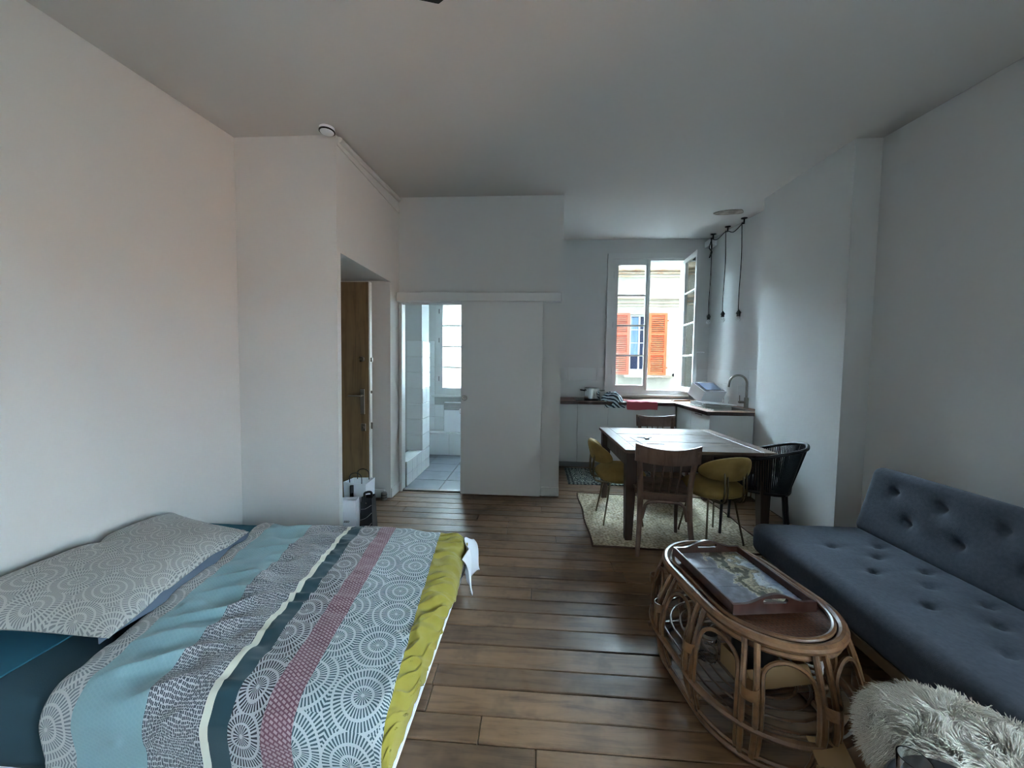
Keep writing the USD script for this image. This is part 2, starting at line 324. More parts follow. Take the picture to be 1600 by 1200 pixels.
obj('sill', bx(BW[0] - .06, BW[1] + .04, YB - .05, YB + .0, BW[2] - .035, BW[2], .006), 'white_gloss', w2)
hc = thing('radiator', 'white electric panel heater with grey grille on the bathroom wall', 'heater')
obj('body', bx(-1.43, -.95, YB - .10, YB - .03, .34, .82, .012), 'white_plastic', hc)
obj('grille', bx(-1.425, -.955, YB - .108, YB - .099, .70, .815, .003), 'plinth_grey', hc, label='grey louvred grille')
for i in range(4): obj('louvre', bx(-1.42, -.96, YB - .113, YB - .107, .715 + i * .024, .727 + i * .024), 'steel', hc)
obj('bracket', bx(-1.40, -.98, YB - .03, YB - .016, .45, .70), 'black_iron', hc)
obj('lower_gap', bx(-1.425, -.955, YB - .095, YB - .04, .326, .341), 'black_plastic', hc)
tp = thing('toilet_roll', 'white toilet paper roll on the tiled ledge', 'toilet paper', (-1.76, 5.66, .357))
obj('roll', lathe([(.02, 0), (.052, 0), (.055, .01), (.055, .095), (.052, .1), (.02, .1), (.02, 0)], 24), 'white_plastic', tp)
obj('core', lathe([(.016, .001), (.02, .001), (.02, .099), (.016, .099), (.016, .001)], 16), 'hole_plaster', tp, label='cardboard core')
wb = thing('washbasin', 'white basin cabinet edge beside the sliding door', 'basin', (-.655, 4.72, .012))
obj('cabinet', bx(-.27, .3, -.22, .22, .10, .78, .006), 'cabinet_white', wb)
obj('basin', cat(bx(-.29, .32, -.24, .24, .78, .86, .02), lathe([(.0, .0), (.02, .0), (.02, .1), (0, .1)], 10, (-.2, .15, .86))), 'tile_white', wb)
for sx in (-.25, .27):
    for sy in (-.185, .185): obj('leg', bx(sx - .015, sx + .015, sy - .015, sy + .015, 0, .10), 'steel', wb)

# ---------------------------------------------------------------- kitchen window
w1 = thing('window_1', 'tall white kitchen window with its right sash swung open', kind='structure')
kw = sbox(KW[0] - .05, KW[2] - .04, KW[1] + .05, KW[3] + .05)
obj('casing', xz(kw.difference(sbox(KW[0] + .02, KW[2] + .03, KW[1] - .02, KW[3] - .03)), YB - .03, YB + .02), 'white_gloss', w1)
fr = sbox(KW[0], KW[2], KW[1], KW[3])
obj('frame', xz(fr.difference(sbox(KW[0] + .055, KW[2] + .06, KW[1] - .055, KW[3] - .06)), YB - .02, YB + .07), 'white_gloss', w1)
xm = 1.665
def sash(w):                                              # hinge at x = 0, leaf towards +x, its face in the x, z plane
    s = sbox(0, 0, w, KW[3] - KW[2] - .12); g = sbox(.06, .07, w - .045, KW[3] - KW[2] - .12 - .06); return s, g
def sash_parts(w, loc, rz, label):
    s, g = sash(w); gx0, gz0, gx1, gz1 = g.bounds; h = (gz1 - gz0) / 4
    obj('sash', tr(xz(s.difference(g), -.022, .022), loc, rz), 'white_gloss', w1, label=label)
    for q in range(4):
        obj('pane', tr(bx(gx0, gx1, -.003, .003, gz0 + q * h + .012, gz0 + (q + 1) * h - .012), loc, rz), 'pane_glass', w1, smooth=False)
        if q: obj('muntin', tr(bx(gx0, gx1, -.014, .014, gz0 + q * h - .012, gz0 + q * h + .012, .003), loc, rz), 'white_gloss', w1)
sash_parts(xm - KW[0] - .05, (KW[0] + .05, YB, KW[2] + .06), 0, 'closed left sash')
sash_parts(.53, (KW[1] - .055, YB - .03, KW[2] + .06), -PI / 2 - .06, 'open right sash')
obj('meeting_stile', bx(xm - .02, xm + .012, YB - .045, YB - .02, KW[2] + .06, KW[3] - .06, .005), 'white_gloss', w1)
obj('handle', tube([(2.19, 5.24, 1.62), (2.235, 5.24, 1.62), (2.24, 5.235, 1.62), (2.29, 5.225, 1.618)], .008), 'white_plastic', w1, label='white lever on the open sash')
obj('hinge', cat(*[lathe([(0, 0), (.008, 0), (.008, .08), (0, .08)], 8, (KW[0] + .05, YB - .028, z)) for z in (1.3, 2.0, 2.75)]), 'white_gloss', w1)
obj('sill', bx(KW[0] - .06, KW[1] + .06, YB - .06, YB + .02, KW[2] - .04, KW[2] - .005, .006), 'white_gloss', w1)

# ---------------------------------------------------------------- kitchen
CT = .93
def doorunit(name, label, x0, x1):
    t = thing(name, label, 'cabinet', group='white kitchen base cabinets')
    obj('body', bx(x0 + .001, x1 - .001, 5.142, 5.72, .085, CT - .042), 'plinth_grey', t)
    obj('door', bx(x0 + .002, x1 - .002, 5.12, 5.14, .082, CT - .048, .002), 'cabinet_white', t)
    return t
doorunit('base_cabinet', 'narrow white flat cabinet at the far left of the kitchen run', .262, .578)
doorunit('base_cabinet', 'white flat cabinet under the saucepan', .578, .99)
doorunit('base_cabinet', 'wide white flat cabinet under the red cloth', .99, 1.625)
doorunit('base_cabinet', 'narrow white flat cabinet right of the red cloth', 1.625, 1.895)
e = thing('base_cabinet', 'white corner cabinet below the sink with a plain end panel', 'cabinet', group='white kitchen base cabinets')
obj('body', bx(1.925, 2.36, 4.185, 5.11, .085, .74), 'plinth_grey', e)
obj('door', cat(bx(1.903, 1.923, 4.18, 4.63, .082, CT - .048, .002), bx(1.903, 1.923, 4.634, 5.10, .082, CT - .048, .002)), 'cabinet_white', e)
obj('end_panel', bx(1.90, 2.365, 4.15, 4.178, .005, CT - .042, .002), 'cabinet_white', e)
obj('handle', tr(bx(-.011, 0, -.09, .09, -.006, .006, .003), (1.902, 4.42, .868)), 'steel', e, label='slim metal edge pull')
pl = thing('kitchen_plinth', 'grey kickboard under the white kitchen cabinets', 'plinth')
obj('board', bx(.262, 1.90, 5.17, 5.185, 0, .082), 'plinth_grey', pl)
obj('side_board', bx(1.94, 1.955, 4.18, 5.17, 0, .082), 'plinth_grey', pl)
wt = thing('worktop', 'brown wooden L-shaped kitchen worktop with a steel sink cut-out', 'worktop')
wp = Polygon([(.262, 5.085), (1.872, 5.085), (1.872, 4.142), (2.365, 4.142), (2.575, 4.145), (2.575, YB - .035), (.262, YB - .035)]).difference(sbox(2.0, 4.26, 2.40, 4.66))
obj('board', prism(wp, .04, CT - .04), 'worktop_wood', wt)
obj('edge_band', cat(bx(.262, 1.872, 5.081, 5.086, CT - .04, CT - .003), bx(1.868, 1.873, 4.142, 5.085, CT - .04, CT - .003), bx(1.868, 2.36, 4.138, 4.143, CT - .04, CT - .003)), 'tray_wood', wt, label='dark front edge')
sk = thing('sink', 'steel sink bowl set into the wooden worktop', 'sink')
rim = sbox(1.98, 4.24, 2.42, 5.02).difference(sbox(2.02, 4.28, 2.38, 4.64))
obj('rim', prism(rim, .006, CT + .0005), 'steel', sk)
bw_ = sbox(2.012, 4.272, 2.388, 4.648)
obj('bowl', cat(prism(bw_.difference(bw_.buffer(-.006)), .16, CT - .155), prism(bw_, .006, CT - .16)), 'steel', sk)
for i in range(6): obj('drain_groove', bx(2.06, 2.36, 4.70 + i * .05, 4.712 + i * .05, CT + .006, CT + .010, .002), 'steel', sk)
fc = thing('tap', 'tall brushed metal swan-neck tap behind the sink', 'tap', (2.47, 4.50, CT + .006))
obj('body', lathe([(0, 0), (.03, 0), (.03, .006), (.024, .01), (.024, .12), (.019, .13), (0, .13)], 20), 'brushed_tap', fc)
a = np.linspace(0, PI * .93, 18)
obj('spout', tube(np.vstack([[(0, 0, .12), (0, 0, .2)], np.c_[-.10 + .10 * np.cos(a), -.0 * a, .29 + .10 * np.sin(a)], [(-.205, 0, .25)]]), .0125, 12), 'brushed_tap', fc)
obj('lever', cat(tube([(-.015, 0, .075), (-.085, 0, .075)], .015, 12), tube([(-.075, 0, .08), (-.078, 0, .155)], .005, 8)), 'brushed_tap', fc)
# wall tiles round the worktop
kt = thing('wall_kitchen_tiles', 'large plain pale wall tiles above the worktop', kind='structure')
for z0, z1, off in ((CT + .006, 1.192, .0), (1.195, 1.385, .21)):
    x = .262 - off
    while x < 1.03:
        a_, b_ = max(x, .262), min(x + .435, 1.045)
        if b_ - a_ > .03: obj('tile', bx(a_ + .0015, b_ - .0015, YB - .012, YB - .001, z0, z1 - .0, .002), 'tile_wall', kt, smooth=False)
        x += .435
    obj('tile', bx(2.305, 2.567, YB - .012, YB - .001, z0, z1, .002), 'tile_wall', kt, smooth=False)
    yy = YB - .014 - off
    obj('tile', bx(2.568, 2.579, max(yy - .435, 4.16) + .0015, YB - .014, z0, z1, .002), 'tile_wall', kt, smooth=False); yy -= .435
    while yy > 4.17:
        obj('tile', bx(2.568, 2.579, max(yy - .435, 4.145) + .0015, yy - .0015, z0, z1, .002), 'tile_wall', kt, smooth=False); yy -= .435
so = thing('wall_socket', 'white double wall socket right of the kitchen window', 'socket', (2.475, YB - .012, 1.17))
obj('plate', bx(-.075, .075, -.012, 0, -.04, .04, .004), 'white_plastic', so)
for s in (-1, 1): obj('outlet', tr(lathe([(0, -.004), (.024, -.004), (.026, .004), (.0, .004)], 16), (s * .036, -.012, 0), rx=PI / 2), 'plinth_grey', so)
hb = thing('hob', 'black glass hob set on the worktop under the saucepan', 'hob')
obj('glass', bx(.56, .98, 5.16, 5.62, CT + .0005, CT + .007, .002), 'black_glass', hb)
for i, (px, py) in enumerate(((.70, 5.46), (.84, 5.30))): obj('ring', lathe([(.085, 0), (.09, 0), (.09, .0008), (.085, .0008), (.085, 0)], 32, (px, py, CT + .0071)), 'plinth_grey', hb)
pt = thing('saucepan', 'shiny steel two-handled saucepan on the black hob', 'saucepan', (.80, 5.30, CT + .0072))
obj('pot', lathe([(0, 0), (.108, 0), (.112, .006), (.112, .158), (.117, .163), (.117, .168), (.108, .168), (.108, .01), (0, .01)], 40), 'chrome', pt)
for s in (-1, 1): obj('handle', tube(spline([(s * .111, -.045, .13), (s * .155, -.04, .135), (s * .168, 0, .137), (s * .155, .04, .135), (s * .111, .045, .13)], 20), .008, 8), 'black_iron' if s < 0 else 'steel', pt)
obj('base_band', lathe([(.1115, .002), (.1135, .002), (.1135, .022), (.1115, .022), (.1115, .002)], 40), 'black_iron', pt, label='dark base band')
def crumple(nx, ny, fx, fy, fz, th=.006):                  # a cloth sheet with a thickness, from three functions of u, v in 0..1
    U, V = np.meshgrid(np.linspace(0, 1, nx), np.linspace(0, 1, ny), indexing='ij')
    top = np.stack([fx(U, V), fy(U, V), fz(U, V)], -1)
    return sheet(top, th)
def sheet(top, th):
    nx, ny = top.shape[:2]
    du, dv = np.gradient(top, axis=0), np.gradient(top, axis=1); nn = np.cross(du, dv); nn /= np.maximum(np.linalg.norm(nn, axis=-1, keepdims=True), 1e-9)
    v = np.vstack([top.reshape(-1, 3), (top - nn * th).reshape(-1, 3)]); N = nx * ny
    i = np.arange(N).reshape(nx, ny); q = np.stack([i[:-1, :-1].ravel(), i[1:, :-1].ravel(), i[1:, 1:].ravel(), i[:-1, 1:].ravel()], 1)
    f = [q, q[:, ::-1] + N]
    b = np.concatenate([i[:, 0], i[-1, 1:], i[::-1, -1][1:], i[0, ::-1][1:]])
    f.append(np.stack([b[1:], b[:-1], b[:-1] + N, b[1:] + N], 1))
    q = np.vstack(f)
    return trimesh.Trimesh(v, np.vstack([q[:, [0, 1, 2]], q[:, [0, 2, 3]]]), process=False)
def towel_z(u, v):
    p = np.stack([u * 3, v * 3, u * 0 + 2], -1); d = np.clip(1 - np.hypot((u - .5) / .5, (v - .6) / .55) ** 2, 0, 1)
    return CT + .004 + .15 * d ** .7 * (.75 + .9 * (meshkit.fbm(p, 3, 5) - .4)) + .008 * (meshkit.fbm(p * 3, 2, 9) - .3) - np.clip(.22 - v, 0, 1) * .38
tw = obj('tea_towel', crumple(46, 40, lambda u, v: .93 + .275 * u + .02 * np.sin(7 * v), lambda u, v: np.maximum(5.055 + .28 * v + .02 * np.sin(9 * u), 5.066), towel_z, .004), 'striped_towel', smooth=True)
keys(tw, 'crumpled navy and white striped towel on the worktop edge', 'towel')
rc = obj('cloth', crumple(30, 40, lambda u, v: 1.235 + .40 * u + .012 * np.sin(8 * v) * (u - .5), lambda u, v: np.where(v < .35, 5.072 + .004 * np.sin(11 * u), 5.072 + (v - .35) * .42), lambda u, v: np.where(v < .35, CT + .006 - (.35 - v) * .30 - .006 * np.sin(6 * u), CT + .006 + .006 * np.sin(10 * u + 4 * v) ** 2), .004), 'red_cloth', smooth=True)
keys(rc, 'red cloth laid flat over the front edge of the worktop', 'cloth')
cb = thing('knife_board', 'small brown wooden board on the worktop below the open sash', 'cutting board', (2.05, 5.42, CT + .0005), .15)
obj('board', bx(-.10, .10, -.05, .05, 0, .018, .005), 'worktop_wood', cb)
obj('handle', bx(.10, .16, -.015, .015, 0, .018, .005), 'worktop_wood', cb)
dr = thing('dish_drainer', 'white plastic box-shaped drainer standing by the sink', 'dish drainer', (2.21, 4.93, CT + .011), .35)
shell = manifold3d.Manifold.cube((.34, .24, .17), True) - manifold3d.Manifold.cube((.32, .22, .17), True).translate((0, 0, .012))
shell = shell.rotate((28, 0, 0)).translate((0, 0, .15))
mm = shell.to_mesh(); obj('box', trimesh.Trimesh(mm.vert_properties[:, :3], mm.tri_verts), 'white_plastic', dr)
obj('film', tr(bx(-.12, .12, -.08, .08, .0, .003), (0, -.0415 + .0, .15 + .08), rx=math.radians(28)), 'blue_film', dr, label='pale blue panel')
for sx in (-.15, .15): obj('foot', bx(sx - .01, sx + .01, -.1, .1, 0, .035), 'white_plastic', dr)
rk = thing('dish_rack', 'white wire dish rack across the back of the sink', 'dish rack', (2.19, 4.62, CT + .008), 0)
for i in range(9): obj('wire', tube([(-.19, -.12 + i * .035, .0), (-.19, -.12 + i * .035, .05), (-.1, -.12 + i * .035, .055), (.17, -.12 + i * .035, .03)], .0032, 6), 'white_plastic', rk)
obj('rim', tube([(-.19, -.13, .052), (.17, -.13, .032), (.17, .17, .032), (-.19, .17, .052)], .005, 6, closed=True), 'white_plastic', rk)
gl = obj('drinking_glass', lathe([(0, 0), (.03, 0), (.034, .11), (.0315, .11), (.028, .006), (0, .006)], 24, (2.50, 5.02, CT + .001)), 'clear_glass', smooth=40)
keys(gl, 'clear tumbler on the worktop against the tiled right wall', 'glass')

# ---------------------------------------------------------------- lamps and things on the ceiling
for (x, y, zb), lab in (((2.47, 5.5, 2.03), 'bare bulb pendant nearest the window corner'), ((2.49, 5.14, 2.02), 'middle one of three bare bulb pendants'), ((2.51, 4.79, 1.985), 'bare bulb pendant hanging furthest from the window')):
    t = thing('pendant_lamp', lab, 'lamp', (x, y, zb), group='three bare bulb pendants over the kitchen corner'); H = ceil_z(y) - zb
    obj('ceiling_hook', cat(lathe([(0, H), (.035, H), (.035, H - .006), (.008, H - .014), (.008, H - .06), (0, H - .06)], 16), bx(-.03, .006, -.008, .008, H - .072, H - .056, .003)), 'black_iron', t)
    zz = np.linspace(H - .055, .14, 12)
    obj('cord', tube(np.c_[-.02 - .006 * np.sin(zz * 6), .0 * zz, zz], .0045, 6), 'black_plastic', t)
    obj('socket', lathe([(0, .15), (.008, .148), (.012, .135), (.02, .128), (.02, .115), (.028, .112), (.028, .104), (.02, .10), (.02, .068), (0, .068)], 18, (-.02, 0, 0)), 'black_plastic', t)
    obj('bulb', lathe([(0, 0), (.016, .004), (.027, .016), (.03, .03), (.026, .045), (.016, .06), (.013, .075), (0, .075)], 22, (-.02, 0, 0)), 'clear_glass', t)
    obj('filament', tube([(-.024, 0, .06), (-.03, 0, .035), (-.02, 0, .028), (-.012, 0, .035), (-.016, 0, .06)], .0012, 5), 'steel', t)
P = [(2.45, 5.5, ceil_z(5.5) - .065), (2.46, 5.36, ceil_z(5.4) - .115), (2.47, 5.14, ceil_z(5.14) - .065), (2.48, 4.97, ceil_z(5) - .12), (2.49, 4.79, ceil_z(4.79) - .065)]
cbl = obj('lamp_cable', cat(tube(spline(P, 32), .006, 6), tube(spline([(2.45, 5.5, 3.22), (2.43, 5.52, 3.12), (2.46, 5.5, 3.05), (2.44, 5.53, 2.98), (2.46, 5.51, 3.1), (2.45, 5.5, 3.2)], 30), .006, 6)), 'black_plastic')
keys(cbl, 'black cable looped along the ceiling between the three pendants', 'cable')
jb = thing('junction_box', 'small white box in the ceiling corner above the pendants', 'box', (2.52, 5.66, 3.20))
obj('box', bx(-.06, .055, -.06, .085, -.02, .07, .006), 'white_plastic', jb)
obj('cover', bx(-.05, .045, -.066, -.058, -.01, .06, .003), 'white_plastic', jb)
hp = [(.16 * (1 + .12 * math.sin(3 * a_)) * math.cos(a_), .10 * (1 + .15 * math.cos(2 * a_ + 1)) * math.sin(a_)) for a_ in np.linspace(0, 2 * PI, 28, endpoint=False)]
hm = prism(hp, .012); hm.apply_translation((2.22, 4.56, 0)); hm.vertices[:, 2] += [ceil_z(yy_) - .006 for yy_ in hm.vertices[:, 1]]
obj('bare_patch', hm, 'hole_plaster', ce, label='ragged bare plaster patch left by a removed ceiling light')
sd = thing('smoke_detector', 'white round smoke detector on the ceiling above the wall corner', 'smoke detector', (-1.515, 2.62, ceil_z(2.62)))
obj('body', lathe([(0, 0.01), (.05, 0.01), (.052, -.02), (.044, -.034), (.02, -.042), (0, -.042)], 28), 'white_plastic', sd)
obj('vent', lathe([(.046, -.024), (.0535, -.022), (.0535, -.028), (.046, -.03), (.046, -.024)], 28), 'black_plastic', sd, label='dark vent slot')
fan = thing('ceiling_fan', 'black ceiling fan whose blade tip shows at the top edge', 'fan', (-.39, .70, ceil_z(.70)))
obj('rod', lathe([(0, 0), (.06, 0), (.055, -.05), (.015, -.06), (.015, -.18), (0, -.18)], 20), 'black_iron', fan)
obj('motor', lathe([(0, -.16), (.07, -.17), (.10, -.2), (.10, -.26), (.06, -.29), (0, -.295)], 28), 'black_iron', fan)
for q in range(3):
    bl = prism(Polygon([(-.05, .08), (.05, .08), (.075, .5), (.068, .63), (.04, .65), (-.05, .635), (-.075, .55)]).buffer(.006), .008)
    obj('blade', tr(bl, (0, 0, -.235), rz=q * 2 * PI / 3 + .03, rx=0, ry=.06), 'black_plastic', fan)
# ---------------------------------------------------------------- furniture materials
plain('mustard_velvet', (150, 124, 70), .85, c2=(122, 98, 52), scale=7.0, lo=.3, hi=.7, bump=.15, bscale=160, sheen_weight=.5, sheen_roughness=.4, sheen_tint=lin((220, 200, 130)))
plain('sofa_fabric', (72, 80, 92), .92, c2=(62, 70, 81), scale=60, bump=.35, bscale=420, bdist=.002, sheen_weight=.25, sheen_roughness=.5, sheen_tint=lin((150, 160, 180)))
plain('sofa_wood', (120, 98, 74), .55)
plain('rod_metal', (110, 98, 78), .4, metal=.9)
plain('rope_navy', (22, 24, 30), .75, bump=.3, bscale=300)
plain('seat_pad_dark', (30, 32, 38), .85, bump=.3, bscale=200)
plain('white_fur', (204, 199, 188), .8)
plain('rug_edge', (74, 52, 38), .95, bump=.5, bscale=150)
mat('jute', {'c': ('texture_coordinate', {}), 'm': ('mapping', {'scale': (1, 1.6, 1)}), 'v': ('voronoi_texture', {'scale': 40.0, 'randomness': .8}), 'n': ('noise_texture', {'scale': 5.0, 'detail': 6.0, 'roughness': .7}), 'r': ('rgb_ramp', {'ramp': [(.2, lin((240, 231, 208))), (.75, lin((170, 155, 128)))]}), 'r2': ('rgb_ramp', {'ramp': [(.35, (.62, .6, .56)), (.65, (1.1, 1.08, 1.04))]}), 'x': ('mix_color', {'blend_type': 'multiply', 'fac': 1.0}), 'b': ('bump', {'strength': .8, 'distance': .008, 'invert': True}), 'p': ('principled_bsdf', {'roughness': .95})},
    [('c.object', 'm.vector'), ('m.vector', 'v.vector'), ('c.object', 'n.vector'), ('v.distance', 'r.fac'), ('n.fac', 'r2.fac'), ('r.color', 'x.a'), ('r2.color', 'x.b'), ('x.result', 'p.base_color'), ('v.distance', 'b.height'), ('b.normal', 'p.normal')])
mat('runner_pile', {'c': ('texture_coordinate', {}), 'v': ('voronoi_texture', {'scale': 9.0, 'randomness': .25}), 'w': ('math', {'math_type': 'multiply', 'value2': 26.0}), 's': ('math', {'math_type': 'sine'}), 'n': ('noise_texture', {'scale': 26.0, 'detail': 3.0}), 'a': ('math', {'math_type': 'multiply_add', 'value2': .22}), 'r': ('rgb_ramp', {'ramp': [(.38, lin((54, 66, 70))), (.52, lin((112, 126, 124))), (.68, lin((176, 182, 172)))]}), 'p': ('principled_bsdf', {'roughness': .95})},
    [('c.object', 'v.vector'), ('v.distance', 'w.value1'), ('w.value', 's.value1'), ('c.object', 'n.vector'), ('s.value', 'a.value1'), ('n.fac', 'a.value3'), ('a.value', 'r.fac'), ('r.color', 'p.base_color')])
mat('runner_border', {'c': ('texture_coordinate', {}), 'v': ('voronoi_texture', {'scale': 22.0, 'randomness': .3}), 'r': ('rgb_ramp', {'ramp': [(.2, lin((150, 158, 152))), (.45, lin((40, 48, 54)))]}), 'p': ('principled_bsdf', {'roughness': .95})}, [('c.object', 'v.vector'), ('v.distance', 'r.fac'), ('r.color', 'p.base_color')])
# woven cane: two crossed waves with dark holes
mat('cane_weave', {'c': ('texture_coordinate', {}), 'm': ('mapping', {'scale': (44, 44, 44)}), 'k': ('checker_texture', {'scale': 1.0, 'color1': (1, 1, 1), 'color2': (0, 0, 0)}), 'v': ('voronoi_texture', {'scale': 1.0, 'randomness': .0}), 'r': ('rgb_ramp', {'ramp': [(.22, lin((16, 10, 8))), (.34, lin((96, 60, 40))), (.7, lin((70, 42, 28)))]}), 'b': ('bump', {'strength': .7, 'distance': .004}), 'p': ('principled_bsdf', {'roughness': .5})},
    [('c.object', 'm.vector'), ('m.vector', 'v.vector'), ('v.distance', 'r.fac'), ('r.color', 'p.base_color'), ('v.distance', 'b.height'), ('b.normal', 'p.normal')])
# printed tray tiles: a loose generic village-by-the-water scene of colour patches only
mat('tile_print', {'c': ('texture_coordinate', {}), 's': ('separate_xyz', {}), 'n': ('noise_texture', {'scale': 9.0, 'detail': 5.0, 'roughness': .65}), 'a': ('math', {'math_type': 'multiply_add', 'value2': 1.15}), 'mx': ('math', {'math_type': 'multiply_add', 'value2': 2.6, 'value3': -.02}), 'r': ('rgb_ramp', {'ramp': [(.30, lin((120, 124, 136))), (.48, lin((134, 138, 148))), (.52, lin((196, 190, 172))), (.58, lin((92, 92, 74))), (.68, lin((74, 76, 66))), (.74, lin((186, 176, 150))), (.80, lin((112, 110, 96))), (.86, lin((196, 204, 206))), (.96, lin((150, 166, 190)))]}),
     'n2': ('noise_texture', {'scale': 34.0, 'detail': 3.0}), 'r2': ('rgb_ramp', {'ramp': [(.4, (.5, .5, .5)), (.6, (1, 1, 1))]}), 'x': ('mix_color', {'blend_type': 'multiply', 'fac': .55}), 'p': ('principled_bsdf', {'roughness': .22})},
    [('c.object', 's.vector'), ('c.object', 'n.vector'), ('n.fac', 'a.value1'), ('s.x', 'mx.value1'), ('mx.value', 'a.value3'), ('a.value', 'r.fac'), ('c.object', 'n2.vector'), ('n2.fac', 'r2.fac'), ('r.color', 'x.a'), ('r2.color', 'x.b'), ('x.result', 'p.base_color')])
plain('clear_film', (190, 190, 200), .32, alpha=.25)
plain('brown_card', (164, 130, 92), .85)

# ---------------------------------------------------------------- rugs
rg = thing('jute_rug', 'cream woven jute rug with a dark edge under the dining table', 'rug', (1.15, 3.44, 0), -.008)
def rug_slab(w, d, h, step, amp):
    m = gridbox(w, d, h, step, h * .45); v = m.vertices.copy(); top = v[:, 2] > 0
    v[top, 2] += amp * (fbm(v[top], 14, 3, 3) + .6 * fbm(v[top] * (1, 3, 1), 40, 2, 8)); v[:, 2] += h / 2
    e = np.abs(v[:, :2]) / (w / 2, d / 2); v[:, 0] += .008 * np.sin(v[:, 1] * 9) * (e[:, 0] > .97); v[:, 1] += .008 * np.sin(v[:, 0] * 7) * (e[:, 1] > .97)
    m.vertices = v; return m
obj('pile', rug_slab(1.36, 1.19, .012, .03, .006), 'jute', rg, smooth=True)
ed = [(x * .684, y * .60) for x, y in ((-1, -1), (1, -1), (1, 1), (-1, 1))]
pe = []
for i in range(4):
    a_, b_ = np.array(ed[i]), np.array(ed[(i + 1) % 4]); pe += [(*(a_ + (b_ - a_) * t), .008) for t in np.linspace(0, 1, 24)[:-1]]
pe = np.array(pe); pe[:, 0] += .006 * np.sin(pe[:, 1] * 11); pe[:, 1] += .006 * np.sin(pe[:, 0] * 8)
obj('binding', tube(pe, .007, 6, closed=True), 'rug_edge', rg, label='dark stitched edge')
rn = thing('runner_rug', 'small grey-green patterned rug in front of the kitchen cabinets', 'rug', (.98, 4.72, 0))
obj('field', bx(-.50, .50, -.28, .28, .0, .010, .003), 'runner_pile', rn)
obj('border', prism(sbox(-.575, -.345, .575, .345).difference(sbox(-.5, -.28, .5, .28)), .009, 0), 'runner_border', rn, label='darker patterned border')

# ---------------------------------------------------------------- dining table
tb = thing('dining_table', 'dark worn wooden farmhouse dining table on the jute rug', 'table', (1.277, 3.47, .016), .022)
TW, TD = .58, .54
for i in range(6):
    y0 = -TD + i * TD / 3; obj('top_plank', bx(-TW + .10, TW - .10, y0 + .0012, y0 + TD / 3 - .0012, .712, .738 + (-.001 if i % 2 else 0), .002), 'table_wood', tb, smooth=False)
for s in (-1, 1): obj('end_plank', bx(min(s * TW, s * (TW - .099)), max(s * TW, s * (TW - .099)), -TD, TD, .712, .739, .003), 'table_end_wood', tb, smooth=False, label='paler cross plank at the table end')
for sx in (-1, 1):
    for sy in (-1, 1):
        c = np.array([sx * (TW - .06), sy * (TD - .07)]); h1, h0 = .042, .027
        v = np.array([(c[0] + a * h1, c[1] + b * h1, .712) for a in (-1, 1) for b in (-1, 1)] + [(c[0] + a * h1, c[1] + b * h1, .56) for a in (-1, 1) for b in (-1, 1)] + [(c[0] + sx * .008 + a * h0, c[1] + sy * .008 + b * h0, 0) for a in (-1, 1) for b in (-1, 1)])
        obj('leg', trimesh.convex.convex_hull(v), 'table_frame_wood', tb, smooth=False)
for s in (-1, 1):
    obj('apron', bx(-TW + .13, TW - .13, s * (TD - .075) - .012, s * (TD - .075) + .012, .555, .711), 'table_frame_wood', tb, smooth=False)
    obj('apron', bx(s * (TW - .075) - .012, s * (TW - .075) + .012, -TD + .13, TD - .13, .555, .711), 'table_frame_wood', tb, smooth=False)
obj('drawer_front', bx(.12, .43, -TD + .05, -TD + .064, .575, .69, .003), 'table_frame_wood', tb, label='small drawer front in the apron')
cs = thing('plastic_sleeve', 'clear plastic sleeve lying on the left of the dining table', 'sleeve', (.99, 3.32, .7525), .1)
obj('sleeve', bx(-.10, .10, -.15, .15, 0, .0015), 'clear_film', cs)
obj('edge', cat(bx(-.10, -.097, -.15, .15, 0, .003), bx(-.06, .09, -.15, -.142, 0, .003)), 'dark_pane', cs, label='dark blue edge strip')
ky = thing('keys', 'small bunch of dark keys on the clear sleeve on the table', 'keys', (1.01, 3.44, .7545))
obj('ring', lathe([(.013, 0), (.0165, .0), (.0165, .003), (.013, .003), (.013, 0)], 20), 'black_iron', ky)
for q, a_ in enumerate((.4, 1.2, 2.9)):
    obj('key', tr(cat(prism(Polygon([(.012, -.01), (.034, -.012), (.036, .012), (.012, .01)]).buffer(.003), .0025), bx(.036, .07, -.004, .004, 0, .0025)), (0, 0, .001 * q), a_), 'black_iron', ky)
obj('fob', tr(bx(.014, .075, -.016, .016, 0, .010, .004), (0, 0, 0), -1.6), 'black_plastic', ky, label='black leather fob')

